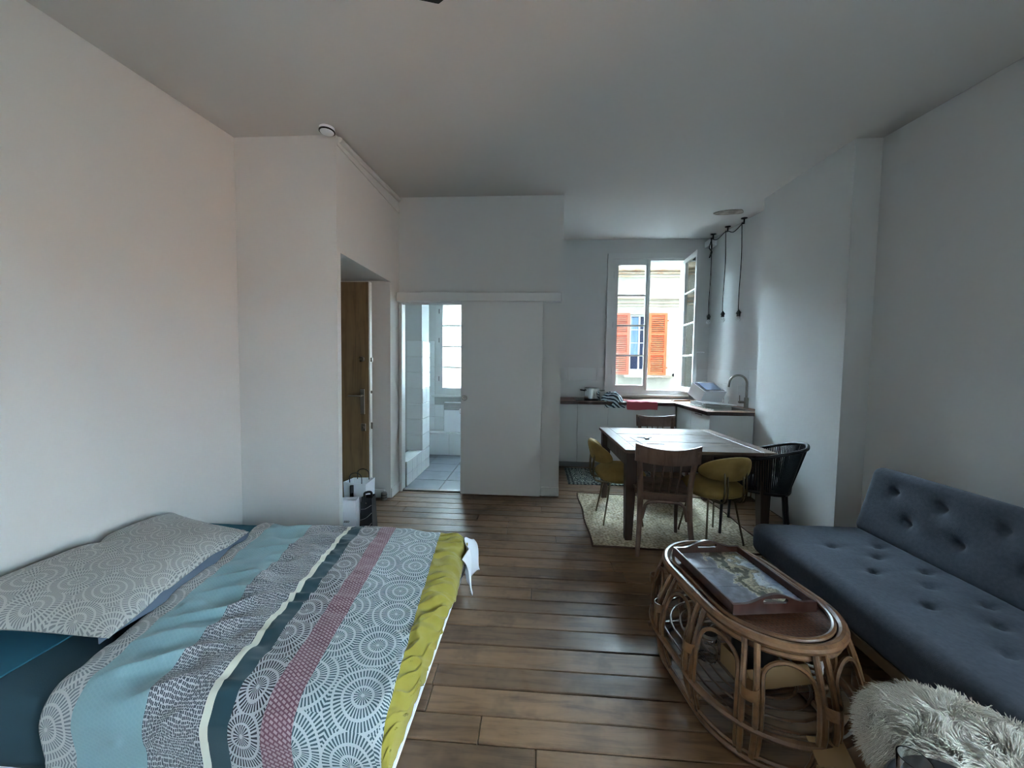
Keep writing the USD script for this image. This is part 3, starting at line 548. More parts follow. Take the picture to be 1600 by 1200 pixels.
# ---------------------------------------------------------------- bistro chairs
def bistro(label, loc, rz):
    t = thing('bistro_chair', label, 'chair', loc, rz, group='bentwood bistro chairs at the table')
    s = Polygon([(-.17, -.19), (.17, -.19), (.205, .17), (.17, .20), (-.17, .20), (-.205, .17)]).buffer(.015)
    obj('seat', cat(prism(s, .022, .438), prism(s.buffer(-.03), .004, .459)), 'chair_wood', t)
    obj('seat_rail', prism(s.buffer(-.012).difference(s.buffer(-.034)), .04, .40), 'chair_wood', t)
    for sx in (-1, 1):
        p = spline([(sx * .195, -.27, 0), (sx * .178, -.215, .22), (sx * .172, -.19, .44), (sx * .182, -.215, .62), (sx * .20, -.262, .80)], 24)
        obj('rear_leg', tube(p, np.interp(p[:, 2], [0, .4, .8], [.014, .019, .016]), 10, flat=1.15), 'chair_wood', t)
        p = spline([(sx * .19, .215, 0), (sx * .182, .195, .15), (sx * .178, .17, .41)], 14)
        obj('front_leg', tube(p, np.interp(p[:, 2], [0, .41], [.013, .019]), 10), 'chair_wood', t)
        a_ = np.linspace(0, PI / 2, 8)
        obj('brace', cat(tube(np.c_[np.full(8, sx * .176), -.205 + .12 * (1 - np.cos(a_)), .26 + .145 * np.sin(a_)], .011, 8), tube(np.c_[np.full(8, sx * .18), .185 - .11 * (1 - np.cos(a_)), .27 + .135 * np.sin(a_)], .011, 8)), 'chair_wood', t, label='bent wood bracket under the seat')
    a_ = np.linspace(-1, 1, 15)
    P_ = np.c_[.158 * np.sign(a_) * np.minimum(1, np.abs(a_)), -.20 + 0 * a_, .26 + .135 * np.sqrt(np.clip(1 - a_ ** 6, 0, 1))]
    obj('arch', tube(P_, .012, 8), 'chair_wood', t, label='bent wood arch between the rear legs')
    X = np.linspace(-.225, .225, 17); yb = -.245 - .055 * (1 - (X / .225) ** 2); top = .805 + .028 * (X / .225) ** 2; bot = .69 + .012 * (X / .225) ** 2
    v = np.vstack([np.c_[X, yb, bot], np.c_[X, yb - .02, top], np.c_[X, yb + .02, bot], np.c_[X, yb + .002, top]]); n = len(X); f = []
    for i in range(n - 1):
        for (a, b) in ((0, 1), (3, 2), (1, 3), (2, 0)): f += [(a * n + i, b * n + i, b * n + i + 1), (a * n + i, b * n + i + 1, a * n + i + 1)]
    f += [(0, n, 3 * n), (0, 3 * n, 2 * n), (n - 1, 3 * n - 1 + n, 2 * n - 1), (n - 1, 3 * n - 1, 4 * n - 1)]
    rail = trimesh.Trimesh(v, np.array(f), process=False); rail.fix_normals()
    obj('top_rail', rail, 'chair_wood', t)
    for x in (-.09, -.032, .032, .09):
        obj('slat', tube([(x * .9, -.185, .455), (x, -.24, .60), (x, -.27 + .6 * x * x, .70)], .011, 6, flat=.55), 'chair_wood', t)
    return t
bistro('brown bentwood bistro chair at the near side of the table', (.985, 2.95, .016), -.11)
bistro('brown bentwood bistro chair behind the table, only its top rail showing', (1.42, 4.16, .016), PI + .05)

# ---------------------------------------------------------------- mustard velvet chairs
def puck(rx, ry, h, p=2.6, n=44, crown=.025):
    t = np.linspace(0, PI, 19); prof = np.c_[np.sin(t) ** .55, -np.cos(t)]
    a_ = np.linspace(0, 2 * PI, n, endpoint=False); ca, sa = np.cos(a_), np.sin(a_); R = 1 / (np.abs(ca) ** p + np.abs(sa) ** p) ** (1 / p)
    v = np.array([(rx * r * R[i] * ca[i], ry * r * R[i] * sa[i], h / 2 * z) for r, z in prof for i in range(n)]); f = []
    for k in range(len(prof) - 1):
        for i in range(n): j = (i + 1) % n; f += [(k * n + i, k * n + j, (k + 1) * n + j), (k * n + i, (k + 1) * n + j, (k + 1) * n + i)]
    m = trimesh.Trimesh(v, np.array(f), process=False); m.vertices[:, 2] += np.where(v[:, 2] > 0, crown * (1 - np.clip((v[:, 0] / rx) ** 2 + (v[:, 1] / ry) ** 2, 0, 1)), 0); return m
def velvet_chair(label, loc, rz):
    t = thing('upholstered_chair', label, 'chair', loc, rz, group='mustard velvet chairs at the table')
    m = puck(.225, .215, .125); obj('seat', tr(m, (0, .01, .425)), 'mustard_velvet', t, smooth=True)
    obj('seam', tube([(.225 * math.cos(a_) * .99, .01 + .215 * math.sin(a_) * .99, .418) for a_ in np.linspace(0, 2 * PI, 48, endpoint=False)], .004, 6, closed=True), 'mustard_velvet', t)
    b = puck(.225, .098, .07, p=2.2, crown=.0); v = b.vertices.copy(); v = np.c_[v[:, 0], v[:, 2], v[:, 1]]
    v[:, 1] += -.235 + 2.4 * v[:, 0] ** 2 - .25 * (v[:, 2]); v[:, 2] += .632 - .5 * v[:, 0] ** 2
    b = trimesh.Trimesh(v, b.faces[:, ::-1], process=False); obj('backrest', b, 'mustard_velvet', t, smooth=True)
    for sx in (-1, 1):
        for o in (-.013, .013):
            obj('back_stay', tube(spline([(sx * .08 + o, -.235, .62), (sx * .08 + o, -.245, .48), (sx * .08 + o, -.23, .385), (sx * .08 + o, -.16, .362), (sx * .08 + o, -.06, .362)], 20), .0065, 8), 'rod_metal', t)
        for sy in (-1, 1):
            obj('leg', tube([(sx * .115, .01 + sy * .11, .365), (sx * .165, .01 + sy * .17, .012), (sx * .165, .01 + sy * .17, .0)], .0075, 8), 'rod_metal', t)
    return t
velvet_chair('mustard velvet chair at the left side of the table', (.765, 3.385, .016), -PI / 2 + .03)
velvet_chair('mustard velvet chair at the near right of the table, seen from behind', (1.445, 3.06, .016), .24)

# ---------------------------------------------------------------- black rope armchair
t = thing('rope_armchair', 'black woven rope armchair between the table and the right wall', 'chair', (1.87, 3.22, .012), .96)
sp = [(-.225, .21), (-.235, -.1), (-.17, -.215), (0, -.235), (.17, -.215), (.235, -.1), (.225, .21)]
lowr = spline([(x, y, .415) for x, y in sp], 60); upr = spline([(-.245, .22, .60), (-.288, .0, .675), (-.265, -.20, .745), (-.15, -.315, .775), (0, -.335, .78), (.15, -.315, .775), (.265, -.20, .745), (.288, .0, .675), (.245, .22, .60)], 80)
obj('top_rail', tube(np.vstack([[(-.228, .215, .43)], upr, [(.228, .215, .43)]]), .0135, 10), 'black_iron', t)
obj('seat_frame', tube(np.vstack([lowr, lowr[:1]]), .014, 8), 'black_iron', t)
L_ = np.linspace(0, len(lowr) - 1, 104); U_ = np.linspace(2, len(upr) - 3, 104)
ip = lambda P_, q: np.array([np.interp(q, np.arange(len(P_)), P_[:, k]) for k in range(3)]).T
lo_, up_ = ip(lowr, L_), ip(upr, U_)
obj('rope_weave', cat(*[tube([a_, (a_ + b_) / 2 + (0, 0, -.004), b_], .0042, 5) for a_, b_ in zip(lo_, up_)]), 'rope_navy', t, kind='stuff')
obj('seat_weave', gridbox(.44, .43, .02, .05, .008).apply_translation((0, -.005, .415)), 'rope_navy', t)
obj('seat_pad', tr(puck(.21, .21, .045, p=4), (0, 0, .448)), 'seat_pad_dark', t, smooth=True)
for sx in (-1, 1):
    obj('front_leg', tube([(sx * .222, .205, .42), (sx * .215, .215, 0)], .011, 8), 'black_iron', t)
    obj('rear_leg', tube([(sx * .19, -.20, .42), (sx * .215, -.235, 0)], .011, 8), 'black_iron', t)
    obj('back_post', tube([lo_[52 + sx * 16], up_[52 + sx * 16]], .010, 8), 'black_iron', t)

# ---------------------------------------------------------------- sofa
so_ = thing('sofa_bed', 'slate blue button-tufted sofa bed along the right wall', 'sofa')
def tuft(m, pts, d, s, crease):
    v = m.vertices.copy(); top = v[:, 2] > 0
    for px, py in pts:
        r2 = (v[:, 0] - px) ** 2 + (v[:, 1] - py) ** 2
        v[:, 2] -= np.where(top, d * np.exp(-r2 / (2 * s * s)) + .45 * d * np.exp(-r2 / (2 * (3.2 * s) ** 2)), 0)
        if crease: v[:, 2] -= np.where(top, crease * np.exp(-((v[:, 1] - py) ** 2) / (2 * .010 ** 2)) * np.exp(-np.abs(v[:, 0] - px) / .055), 0)
    v[:, 2] += np.where(top, .006 * fbm(v, 4, 2, 11), 0); m.vertices = v; return m
SY0, SY1 = .62, 2.47; SL = SY1 - SY0
rows = np.arange(SY0 + .16, SY1 - .1, .33)
YM = (SY0 + SY1) / 2; pts = [(-.06, 2.166 - .264 * k - YM) for k in range(6)] + [(.09, 2.055 - .264 * k - YM) for k in range(6)] + [(.20, 2.176 - .258 * k - YM) for k in range(6)]
m = tuft(gridbox(.67, SL, .19, .016, .055), pts, .017, .013, .008); obj('seat', tr(m, (1.75, (SY0 + SY1) / 2, .315)), 'sofa_fabric', so_, smooth=True)
pts = [(-.05, 2.17 - .257 * k - YM) for k in range(6)] + [(.095, 2.29 - .257 * k - YM) for k in range(7)]
m = tuft(gridbox(.43, SL, .17, .015, .05), pts, .030, .014, .0)
m.apply_transform(trimesh.transformations.rotation_matrix(PI, (1, 0, 0)) @ np.diag([1, 1, 1, 1.0]))
m.apply_transform(trimesh.transformations.rotation_matrix(PI, (1, 0, 0)))
T_ = np.eye(4); th = math.radians(15); T_[:3, :3] = np.array([[math.sin(th), 0, -math.cos(th)], [0, 1, 0], [math.cos(th), 0, math.sin(th)]]) ; T_[:3, 3] = (2.17, (SY0 + SY1) / 2, .578)
if np.linalg.det(T_[:3, :3]) < 0: T_[:3, 1] *= -1
m.apply_transform(T_); obj('backrest', m, 'sofa_fabric', so_, smooth=True)
obj('frame_rail', bx(1.445, 1.47, SY0 + .03, SY1 - .08, .168, .219, .004), 'sofa_wood', so_, label='bare wooden rail under the front of the seat')
obj('frame_board', bx(1.53, 2.06, SY0 + .05, SY1 - .1, .195, .218), 'black_plastic', so_)
for x in (1.62, 2.02):
    for yy in (SY0 + .2, SY1 - .22): obj('leg', lathe([(0, 0), (.016, 0), (.024, .19), (0, .19)], 14, (x, yy, 0)), 'sofa_wood', so_)
for yy in (SY0 + .5, SY1 - .5): obj('hinge', bx(2.03, 2.12, yy - .02, yy + .02, .26, .36, .004), 'black_iron', so_)

# ---------------------------------------------------------------- rattan coffee table
ct = thing('rattan_coffee_table', 'oval brown rattan coffee table with a lower shelf', 'coffee table', (.905, 1.63, 0), .16)
def oval(a, b, t_):                                        # point of a racetrack of half length a, half width b at the turn t_
    l_ = max(a - b, 0); per = 4 * l_ + 2 * PI * b; d = (t_ % (2 * PI)) / (2 * PI) * per; d = (d + l_) % per
    if d < 2 * l_: return b, d - l_
    d -= 2 * l_
    if d < PI * b: return b * math.cos(d / b), l_ + b * math.sin(d / b)
    d -= PI * b
    if d < 2 * l_: return -b, l_ - d
    d -= 2 * l_; return -b * math.cos(d / b), -l_ - b * math.sin(d / b)
def stad(a, b, z, n=72, dy=0):                             # a racetrack outline, long in y
    t_ = np.linspace(0, 2 * PI, n, endpoint=False); c_, s_ = np.cos(t_), np.sin(t_)
    P_ = np.array([oval(a, b, q) for q in t_]); return np.c_[P_[:, 0], P_[:, 1] + dy, np.full(n, z)]
TZ = .46
def size(z): k_ = np.interp(z, [.02, .10, .2, .30, .40, TZ], [.375, .405, .43, .425, .395, .372]); return k_, k_ - np.interp(z, [0, .2, TZ], [.12, .125, .134])
obj('top_ring', tube(stad(.372, .238, TZ), .018, 10, closed=True), 'rattan', ct)
obj('top_bead', tube(stad(.344, .210, TZ + .012), .009, 8, closed=True), 'rattan', ct)
obj('top_panel', prism(Polygon(stad(.352, .22, 0)[:, :2]), .008, TZ - .008), 'cane_weave', ct, label='dark woven cane top')
obj('under_ring', tube(stad(.365, .231, TZ - .032), .012, 8, closed=True), 'rattan', ct)
obj('shelf_ring', tube(stad(*size(.17), .17), .015, 8, closed=True), 'rattan', ct)
obj('bottom_ring', tube(stad(*size(.02), .018), .016, 8, closed=True), 'rattan', ct)
obj('bottom_bead', tube(stad(*size(.05), .048), .008, 6, closed=True), 'rattan', ct)
for k_ in range(7):
    a_, b_ = size(.17); q = 1 - .13 * (k_ + 1); obj('shelf_cane', tube(stad(max(a_ - .045 * (k_ + 1), .03), max(b_ - .042 * (k_ + 1), .006), .168, 40), .0055, 6, closed=True), 'rattan', ct)
for yy in (-.2, 0, .2): obj('shelf_bar', tube([(-.31, yy, .156), (.31, yy, .156)], .009, 6), 'rattan', ct)
def side(phi, z): a_, b_ = size(z); return (*oval(a_, b_, phi), z)
NP = 10
for k_ in range(NP):
    ph = 2 * PI * (k_ + .5) / NP
    for o_ in (-.055, .055):
        obj('post', tube(np.array([side(ph + o_, z) for z in np.linspace(.018, TZ - .01, 12)]), .0105, 8), 'rattan', ct)
    w = 2 * PI / NP / 2 - .10; tt = np.linspace(0, 1, 28); pc = ph + PI / NP
    ang = np.where(tt < .3, -w, np.where(tt > .7, w, -w * np.cos((tt - .3) / .4 * PI))); zz = np.where(tt < .3, .02 + tt / .3 * .33, np.where(tt > .7, .02 + (1 - tt) / .3 * .33, .35 + .065 * np.sin(np.clip((tt - .3) / .4, 0, 1) * PI)))
    obj('arch', tube(np.array([side(pc + q, z) for q, z in zip(ang, zz)]), .0075, 6), 'rattan', ct)
    obj('binding', lathe([(.026, -.02), (.028, -.02), (.028, .02), (.026, .02), (.026, -.02)], 12, np.array(side(ph, .30)) * (1, 1, 1)), 'rattan', ct, label='wrapped cane binding')
ty = thing('serving_tray', 'dark wooden serving tray with pictured tiles on the coffee table', 'tray', (.882, 1.628, TZ + .022), .14)
obj('base', bx(-.155, .155, -.215, .215, 0, .008), 'tray_wood', ty)
for s in (-1, 1):
    obj('side_rail', bx(min(s * .155, s * .167), max(s * .155, s * .167), -.215, .215, 0, .040, .003), 'tray_wood', ty)
    X = np.linspace(-.167, .167, 41); zt = .04 + .034 * .5 * (1 + np.cos(np.clip(np.abs(X) / .125, 0, 1) * PI))
    e = Polygon([(-.167, 0)] + list(zip(X, zt)) + [(.167, 0)]).difference(shapely.LineString([(-.04, .048), (.04, .048)]).buffer(.0095))
    obj('end_handle', xz(e, s * .215 - .006, s * .215 + .006), 'tray_wood', ty, label='curved end with a slotted hand grip')
for k_ in range(3): obj('picture_tile', bx(-.152, .152, -.208 + k_ * .1395, -.208 + k_ * .1395 + .137, .0085, .0155, .0015), 'tile_print', ty, smooth=False)
# things kept on the lower shelf
bxs = thing('card_box', 'brown cardboard box on the shelf of the coffee table', 'box', (.93, 1.50, .176), .2)
obj('carton', cat(bx(-.13, .13, -.07, .07, 0, .004), bx(-.13, .13, -.07, -.066, 0, .08), bx(-.13, .13, .066, .07, 0, .08), bx(-.13, -.126, -.07, .07, 0, .08), bx(.126, .13, -.07, .07, 0, .08)), 'brown_card', bxs)
obj('flap', tr(bx(-.13, .13, -.06, 0, 0, .003), (0, -.07, .08), rx=.9), 'brown_card', bxs)
pou = thing('pouch', 'round black pouch resting in the cardboard box', 'pouch', (.90, 1.50, .182))
pm = puck(.085, .06, .2, p=2.2, crown=0); pm.vertices[:] *= 1 + .12 * fbm(pm.vertices, 14, 2, 3)[:, None]; obj('bag', tr(pm, (0, 0, .105)), 'black_plastic', pou, smooth=True)
obj('cord', tube(spline([(-.03, 0, .2), (0, -.01, .215), (.03, 0, .2)], 10), .004, 6), 'black_plastic', pou)
cb_ = thing('coiled_cable', 'shiny pale cable coiled on the shelf of the coffee table', 'cable', (1.10, 1.56, .176), .3)
obj('coil', tube(np.array([((.06 + .006 * math.sin(5 * q)) * math.cos(q), (.10 + .005 * math.cos(3 * q)) * math.sin(q), .008 + .0035 * q) for q in np.linspace(0, 6 * PI, 90)]), .005, 6), 'white_plastic', cb_)
obj('plug', bx(.05, .11, -.015, .015, .0, .03, .006), 'white_plastic', cb_)
jr = thing('glass_jar', 'small clear glass jar on the left of the coffee table shelf', 'jar', (.745, 1.56, .176))
obj('jar', lathe([(0, 0), (.035, 0), (.038, .01), (.038, .08), (.03, .09), (.03, .1), (.027, .1), (.027, .09), (.035, .078), (.035, .008), (0, .006)], 24), 'clear_glass', jr)
obj('lid', lathe([(0, .1), (.033, .1), (.033, .115), (0, .117)], 24), 'steel', jr)

# ---------------------------------------------------------------- fur stool, side table, open box
st = thing('fur_stool', 'round stool with a shaggy white fur cover in front of the sofa', 'stool', (1.155, .985, 0))
fm = puck(.20, .20, .15, p=2.1, crown=.02); fm.apply_translation((0, 0, .365)); obj('cushion', fm, 'white_fur', st, smooth=True)
for q in range(4): obj('leg', tube([(.13 * math.cos(q * PI / 2 + .25), .13 * math.sin(q * PI / 2 + .25), .31), (.12 * math.cos(q * PI / 2 + .25), .12 * math.sin(q * PI / 2 + .25), 0)], .012, 8), 'black_iron', st)
NF = 22000
fp, fi = trimesh.sample.sample_surface(fm, NF, seed=5); fn = fm.face_normals[fi] if (fm.face_normals[:, 2] * (fm.triangles_center[:, 2] - .365)).mean() > 0 else -fm.face_normals[fi]
cl = np.stack([fbm(fp, 22, 2, s) for s in (1, 2, 3)], 1) * 2.4; dirn = fn * .8 + cl + np.array([0, 0, -.42]) + rng.normal(0, .12, (NF, 3)); dirn /= np.linalg.norm(dirn, axis=1, keepdims=True)
Lh = rng.uniform(.028, .05, NF)[:, None]
pts_ = np.stack([fp, fp + dirn * Lh * .4 + fn * .004, fp + dirn * Lh * .75 + [0, 0, -.003], fp + dirn * Lh + np.array([0, 0, -.010])], 1).reshape(-1, 3)
bc = UsdGeom.BasisCurves.Define(stage, str(st.GetPath()) + '/fur'); bc.CreateTypeAttr('linear')
bc.CreatePointsAttr(Vt.Vec3fArray.FromNumpy(pts_.astype(np.float32))); bc.CreateCurveVertexCountsAttr(Vt.IntArray.FromNumpy(np.full(NF, 4, np.int32)))
bc.CreateWidthsAttr(Vt.FloatArray.FromNumpy(np.tile([.0022, .002, .0016, .0006], NF).astype(np.float32))); bc.SetWidthsInterpolation('vertex')
UsdShade.MaterialBindingAPI.Apply(bc.GetPrim()).Bind(MAT['white_fur']); bc.GetPrim().SetCustomDataByKey('kind', 'stuff')
bt_ = thing('side_table', 'small round black side table in the near right corner', 'table', (.80, .66, 0))
obj('top', lathe([(0, .58), (.115, .58), (.127, .586), (.13, .594), (.125, .60), (0, .60)], 40), 'black_plastic', bt_)
obj('column', lathe([(0, .02), (.013, .02), (.013, .58), (0, .58)], 16), 'black_iron', bt_)
obj('foot', lathe([(0, 0), (.10, 0), (.10, .012), (.02, .02), (0, .02)], 32), 'black_iron', bt_)
tg = obj('drinking_glass', lathe([(0, 0), (.02, 0), (.0245, .09), (.0225, .09), (.0185, .008), (0, .008)], 32, (.704, .69, .6005)), 'clear_glass', smooth=40)
keys(tg, 'clear tumbler standing on the small black side table', 'glass')
ob = thing('open_carton', 'open brown cardboard carton on the floor by the coffee table', 'box', (.985, 1.075, 0), -.04)
obj('side', bx(-.085, -.081, -.09, .09, 0, .155), 'brown_card', ob); obj('side', bx(.081, .085, -.09, .09, 0, .155), 'brown_card', ob)
obj('side', bx(-.081, .081, -.09, -.086, 0, .155), 'brown_card', ob); obj('side', bx(-.081, .081, .086, .09, 0, .155), 'brown_card', ob)
obj('bottom', bx(-.081, .081, -.086, .086, 0, .004), 'brown_card', ob)
obj('flap', tr(bx(-.08, .03, 0, .07, 0, .003), (0, .088, .155), rx=.5), 'brown_card', ob); obj('flap', tr(bx(0, .06, -.08, .08, 0, .003), (.083, 0, .155), ry=.5), 'brown_card', ob)
# ---------------------------------------------------------------- bed linen materials
def ramp_steps(stops): return {'ramp': stops, 'interpolate': False}
S = [0.0, .11, .363, .60, .632, .70, .815, .911, 1.195]; SW_ = 1.7
ZB = [(112, 120, 126), (132, 166, 174), (178, 180, 184), (222, 222, 208), (28, 62, 72), (26, 30, 42), (108, 70, 84), (58, 84, 94), (148, 137, 52)]
ZP = [(182, 184, 184), (120, 156, 164), (64, 72, 82), (186, 188, 172), (28, 62, 72), (168, 168, 172), (176, 150, 156), (184, 193, 197), (148, 137, 52)]
ZM = [(1, 0, 0), (0, 0, .35), (0, 1, 0), (0, 0, .0), (0, 0, 0), (1, 0, 0), (0, 0, 1), (1, 0, 0), (0, 0, 0)]
def medallion(uv, scale, L, n, rk=30.0, pre=''):                    # rings of radial dashes round jittered centres -> "<pre>med.value"
    M = lambda k, t, **kw: n.__setitem__(pre + k, ('math', {'math_type': t, **kw}))
    n[pre + 'vo'] = ('voronoi_texture', {'dimensions': '2D', 'scale': scale, 'randomness': .32}); n[pre + 'df'] = ('vector_math', {'math_type': 'subtract'}); n[pre + 'sp'] = ('separate_xyz', {}); n[pre + 'ln'] = ('vector_math', {'math_type': 'length'})
    M('at', 'arctan2'); M('rg', 'multiply', value2=rk); M('fl', 'floor'); M('fr', 'fraction'); M('ns', 'multiply_add', value2=15.0, value3=19.0); M('an', 'multiply'); M('co', 'cosine'); M('g1', 'greater_than', value2=-.05); M('e1', 'compare', value2=.56, value3=.37); M('ie', 'subtract', value1=1.0); M('med', 'maximum')
    p = pre
    L += [(uv, p + 'vo.vector'), (uv, p + 'df.vector1'), (p + 'vo.position', p + 'df.vector2'), (p + 'df.vector', p + 'sp.vector'), (p + 'df.vector', p + 'ln.vector1'), (p + 'sp.y', p + 'at.value1'), (p + 'sp.x', p + 'at.value2'), (p + 'ln.value', p + 'rg.value1'), (p + 'rg.value', p + 'fl.value1'), (p + 'rg.value', p + 'fr.value1'), (p + 'fl.value', p + 'ns.value1'), (p + 'ns.value', p + 'nr.value1'), (p + 'nr.value', p + 'an.value1'), (p + 'at.value', p + 'an.value2'), (p + 'an.value', p + 'co.value1'), (p + 'co.value', p + 'g1.value1'), (p + 'fr.value', p + 'e1.value1'), (p + 'e1.value', p + 'ie.value2'), (p + 'g1.value', p + 'med.value1'), (p + 'ie.value', p + 'med.value2')]
    M('nr', 'round')
n = {'c': ('texture_coordinate', {}), 's': ('separate_xyz', {}), 'u': ('math', {'math_type': 'multiply', 'value2': 1 / SW_}),
     'rb': ('rgb_ramp', ramp_steps([(a / SW_, lin(c)) for a, c in zip(S, ZB)])), 'rp': ('rgb_ramp', ramp_steps([(a / SW_, lin(c)) for a, c in zip(S, ZP)])), 'rm': ('rgb_ramp', ramp_steps([(a / SW_, c) for a, c in zip(S, ZM)])), 'w': ('separate_color', {}),
     'dm': ('mapping', {'scale': (128, 104, 1)}), 'dv': ('voronoi_texture', {'dimensions': '2D', 'scale': 1.0, 'randomness': .35, 'metric': 'chebychev'}), 'dl': ('math', {'math_type': 'less_than', 'value2': .36}),
     'hb': ('brick_texture', {'color1': (1, 1, 1), 'color2': (.7, .7, .7), 'mortar': (0, 0, 0), 'scale': 38.0, 'mortar_size': .09, 'mortar_smooth': .1, 'brick_width': .62, 'row_height': .42}), 'hw': ('rgb_to_bw', {}), 'hm': ('mapping', {'rotation': (0, 0, .5)}),
     'a1': ('math', {'math_type': 'multiply'}), 'a2': ('math', {'math_type': 'multiply'}), 'a3': ('math', {'math_type': 'multiply'}), 's1': ('math', {'math_type': 'add'}), 's2': ('math', {'math_type': 'add', 'use_clamp': True}),
     'x': ('mix_color', {}), 'bn': ('noise_texture', {'scale': 260.0, 'detail': 2.0}), 'b': ('bump', {'strength': .2, 'distance': .002}), 'p': ('principled_bsdf', {'roughness': .92, 'sheen_weight': .15})}
L = [('c.UV', 's.vector'), ('s.x', 'u.value1'), ('u.value', 'rb.fac'), ('u.value', 'rp.fac'), ('u.value', 'rm.fac'), ('rm.color', 'w.color'), ('c.UV', 'dm.vector'), ('dm.vector', 'dv.vector'), ('dv.distance', 'dl.value1'), ('c.UV', 'hm.vector'), ('hm.vector', 'hb.vector'), ('hb.color', 'hw.color')]
medallion('c.UV', 5.6, L, n, 32.0)
L += [('med.value', 'a1.value1'), ('w.r', 'a1.value2'), ('dl.value', 'a2.value1'), ('w.g', 'a2.value2'), ('hw.val', 'a3.value1'), ('w.b', 'a3.value2'), ('a1.value', 's1.value1'), ('a2.value', 's1.value2'), ('s1.value', 's2.value1'), ('a3.value', 's2.value2'), ('s2.value', 'x.fac'), ('rb.color', 'x.a'), ('rp.color', 'x.b'), ('x.result', 'p.base_color'), ('c.UV', 'bn.vector'), ('bn.fac', 'b.height'), ('b.normal', 'p.normal')]
mat('duvet_print', n, L)
n = {'c': ('texture_coordinate', {}), 'x': ('mix_color', {'a': lin((118, 122, 123)), 'b': lin((172, 172, 168))}), 'p': ('principled_bsdf', {'roughness': .92, 'sheen_weight': .15})}; L = []
medallion('c.UV', 5.8, L, n, 34.0); L += [('med.value', 'x.fac'), ('x.result', 'p.base_color')]
mat('pillow_print', n, L)
plain('sheet_teal', (40, 70, 82), .9, bump=.2, bscale=300); plain('sheet_teal_light', (28, 92, 112), .9, bump=.2, bscale=300)
plain('mattress_white', (226, 228, 234), .85, bump=.3, bscale=90); plain('lining_blue', (88, 102, 118), .9)
plain('paper_white', (222, 226, 234), .7); plain('ink', (28, 30, 36), .7); plain('bag_black', (24, 24, 28), .5); plain('bag_line', (168, 160, 158), .6)

# ---------------------------------------------------------------- bed
bd = thing('bed', 'low double bed with a white mattress against the left wall', 'bed')
BX0, BX1, BY0, BY1, BZ = XL + .02, -.425, 1.03, 2.30, .30
obj('base', bx(BX0 + .02, BX1 - .03, BY0 + .02, BY1 - .02, .025, .13, .01), 'mattress_white', bd)
mt = gridbox(BX1 - BX0, BY1 - BY0, BZ - .12, .04, .04); mt.apply_translation(((BX0 + BX1) / 2, (BY0 + BY1) / 2, (BZ + .12) / 2)); obj('mattress', mt, 'mattress_white', bd, smooth=True)
for z in (.135, .225): obj('piping', tube([(BX0 + .03, BY0, z), (BX1 - .03, BY0, z), (BX1, BY0 + .03, z), (BX1, BY1 - .03, z), (BX1 - .03, BY1, z), (BX0 + .03, BY1, z)], .006, 6, closed=True), 'mattress_white', bd)
for x in (BX0 + .1, BX1 - .12):
    for y in (BY0 + .1, BY1 - .1): obj('foot', lathe([(0, 0), (.025, 0), (.025, .03), (0, .03)], 12, (x, y, 0)), 'black_plastic', bd)
sh_ = gridbox(1.0, BY1 - BY0 + .036, .25, .05, .05); sh_.apply_translation((BX0 + .49, (BY0 + BY1) / 2, BZ - .11)); obj('fitted_sheet', sh_, 'sheet_teal', bd, smooth=True, label='dark teal fitted sheet at the head of the bed')
sl_ = gridbox(.46, BY1 - BY0 - .04, .012, .05, .005); sl_.apply_translation((BX0 + .24, (BY0 + BY1) / 2, BZ + .019)); obj('sheet_band', sl_, 'sheet_teal_light', bd, smooth=True, label='brighter teal band of the sheet by the wall')
g = crumple(24, 20, lambda u, v: -.405 + .04 * v + .025 * np.sin(7 * u + 2 * v), lambda u, v: 2.02 + .30 * u + .03 * np.sin(6 * v), lambda u, v: .33 - .20 * v - .07 * np.abs(u - .45) + .015 * np.sin(11 * u), .006)
obj('sheet_corner', g, 'mattress_white', bd, smooth=True, label='loose white corner of cloth hanging at the foot')
# duvet: a cloth sheet in its own pattern coordinates (s along the stripes' sequence, y across the bed)
K0 = np.array(S + [1.43]); FAR = np.array([-1.78, -1.67, -1.417, -1.18, -1.148, -1.08, -.965, -.869, -.585, -.35]); NEAR = np.array([-1.525, -1.42, -1.184, -1.002, -.97, -.906, -.809, -.709, -.428, -.325])
def bend(a, edge, r, sg):                                  # distance past an edge -> (across, down)
    d = np.clip(sg * (a - edge), 0, None); q = np.clip(d / r, 0, PI / 2); ex = np.clip(d - r * PI / 2, 0, None)
    return np.where(d > 0, edge + sg * r * np.sin(q), a), r * (1 - np.cos(q)) + ex
NS, NY = 300, 260
s_ = np.linspace(0, 1.43, NS)[:, None] + np.zeros((1, NY)); yv = np.linspace(.72, 2.46, NY)[None, :] + np.zeros((NS, 1))
tf = np.clip((yv - .98) / (2.22 - .98), -.1, 1.15)
kx = lambda K: np.interp(s_.ravel(), np.r_[K0, 1.60], np.r_[K, K[-1] + .17]).reshape(s_.shape)
X = kx(NEAR) * (1 - tf) + kx(FAR) * tf
p3 = np.stack([s_, yv, 0 * s_], -1)
yel = np.clip((s_ - 1.12) / .12, 0, 1); pale = np.exp(-((s_ - .30) / .17) ** 2)
wob = .030 * np.sin(yv * 7 + 1) * yel + .022 * fbm(p3, 7, 2, 4) * yel
X = X + wob * np.clip((s_ - 1.3) / .2, 0, 1)
bx_, dx_ = bend(X, -.475 + .02 * np.sin(yv * 5), .085, 1); bf, df_ = bend(yv, 2.215, .09, 1); bn_, dn_ = bend(yv, 1.10, .11, -1)
Yy = np.where(yv > 1.6, bf, bn_); dyv = np.where(yv > 1.6, df_, dn_)
wr_ = .020 * fbm(p3, 5, 3, 1) + .010 * fbm(p3, 16, 2, 2)
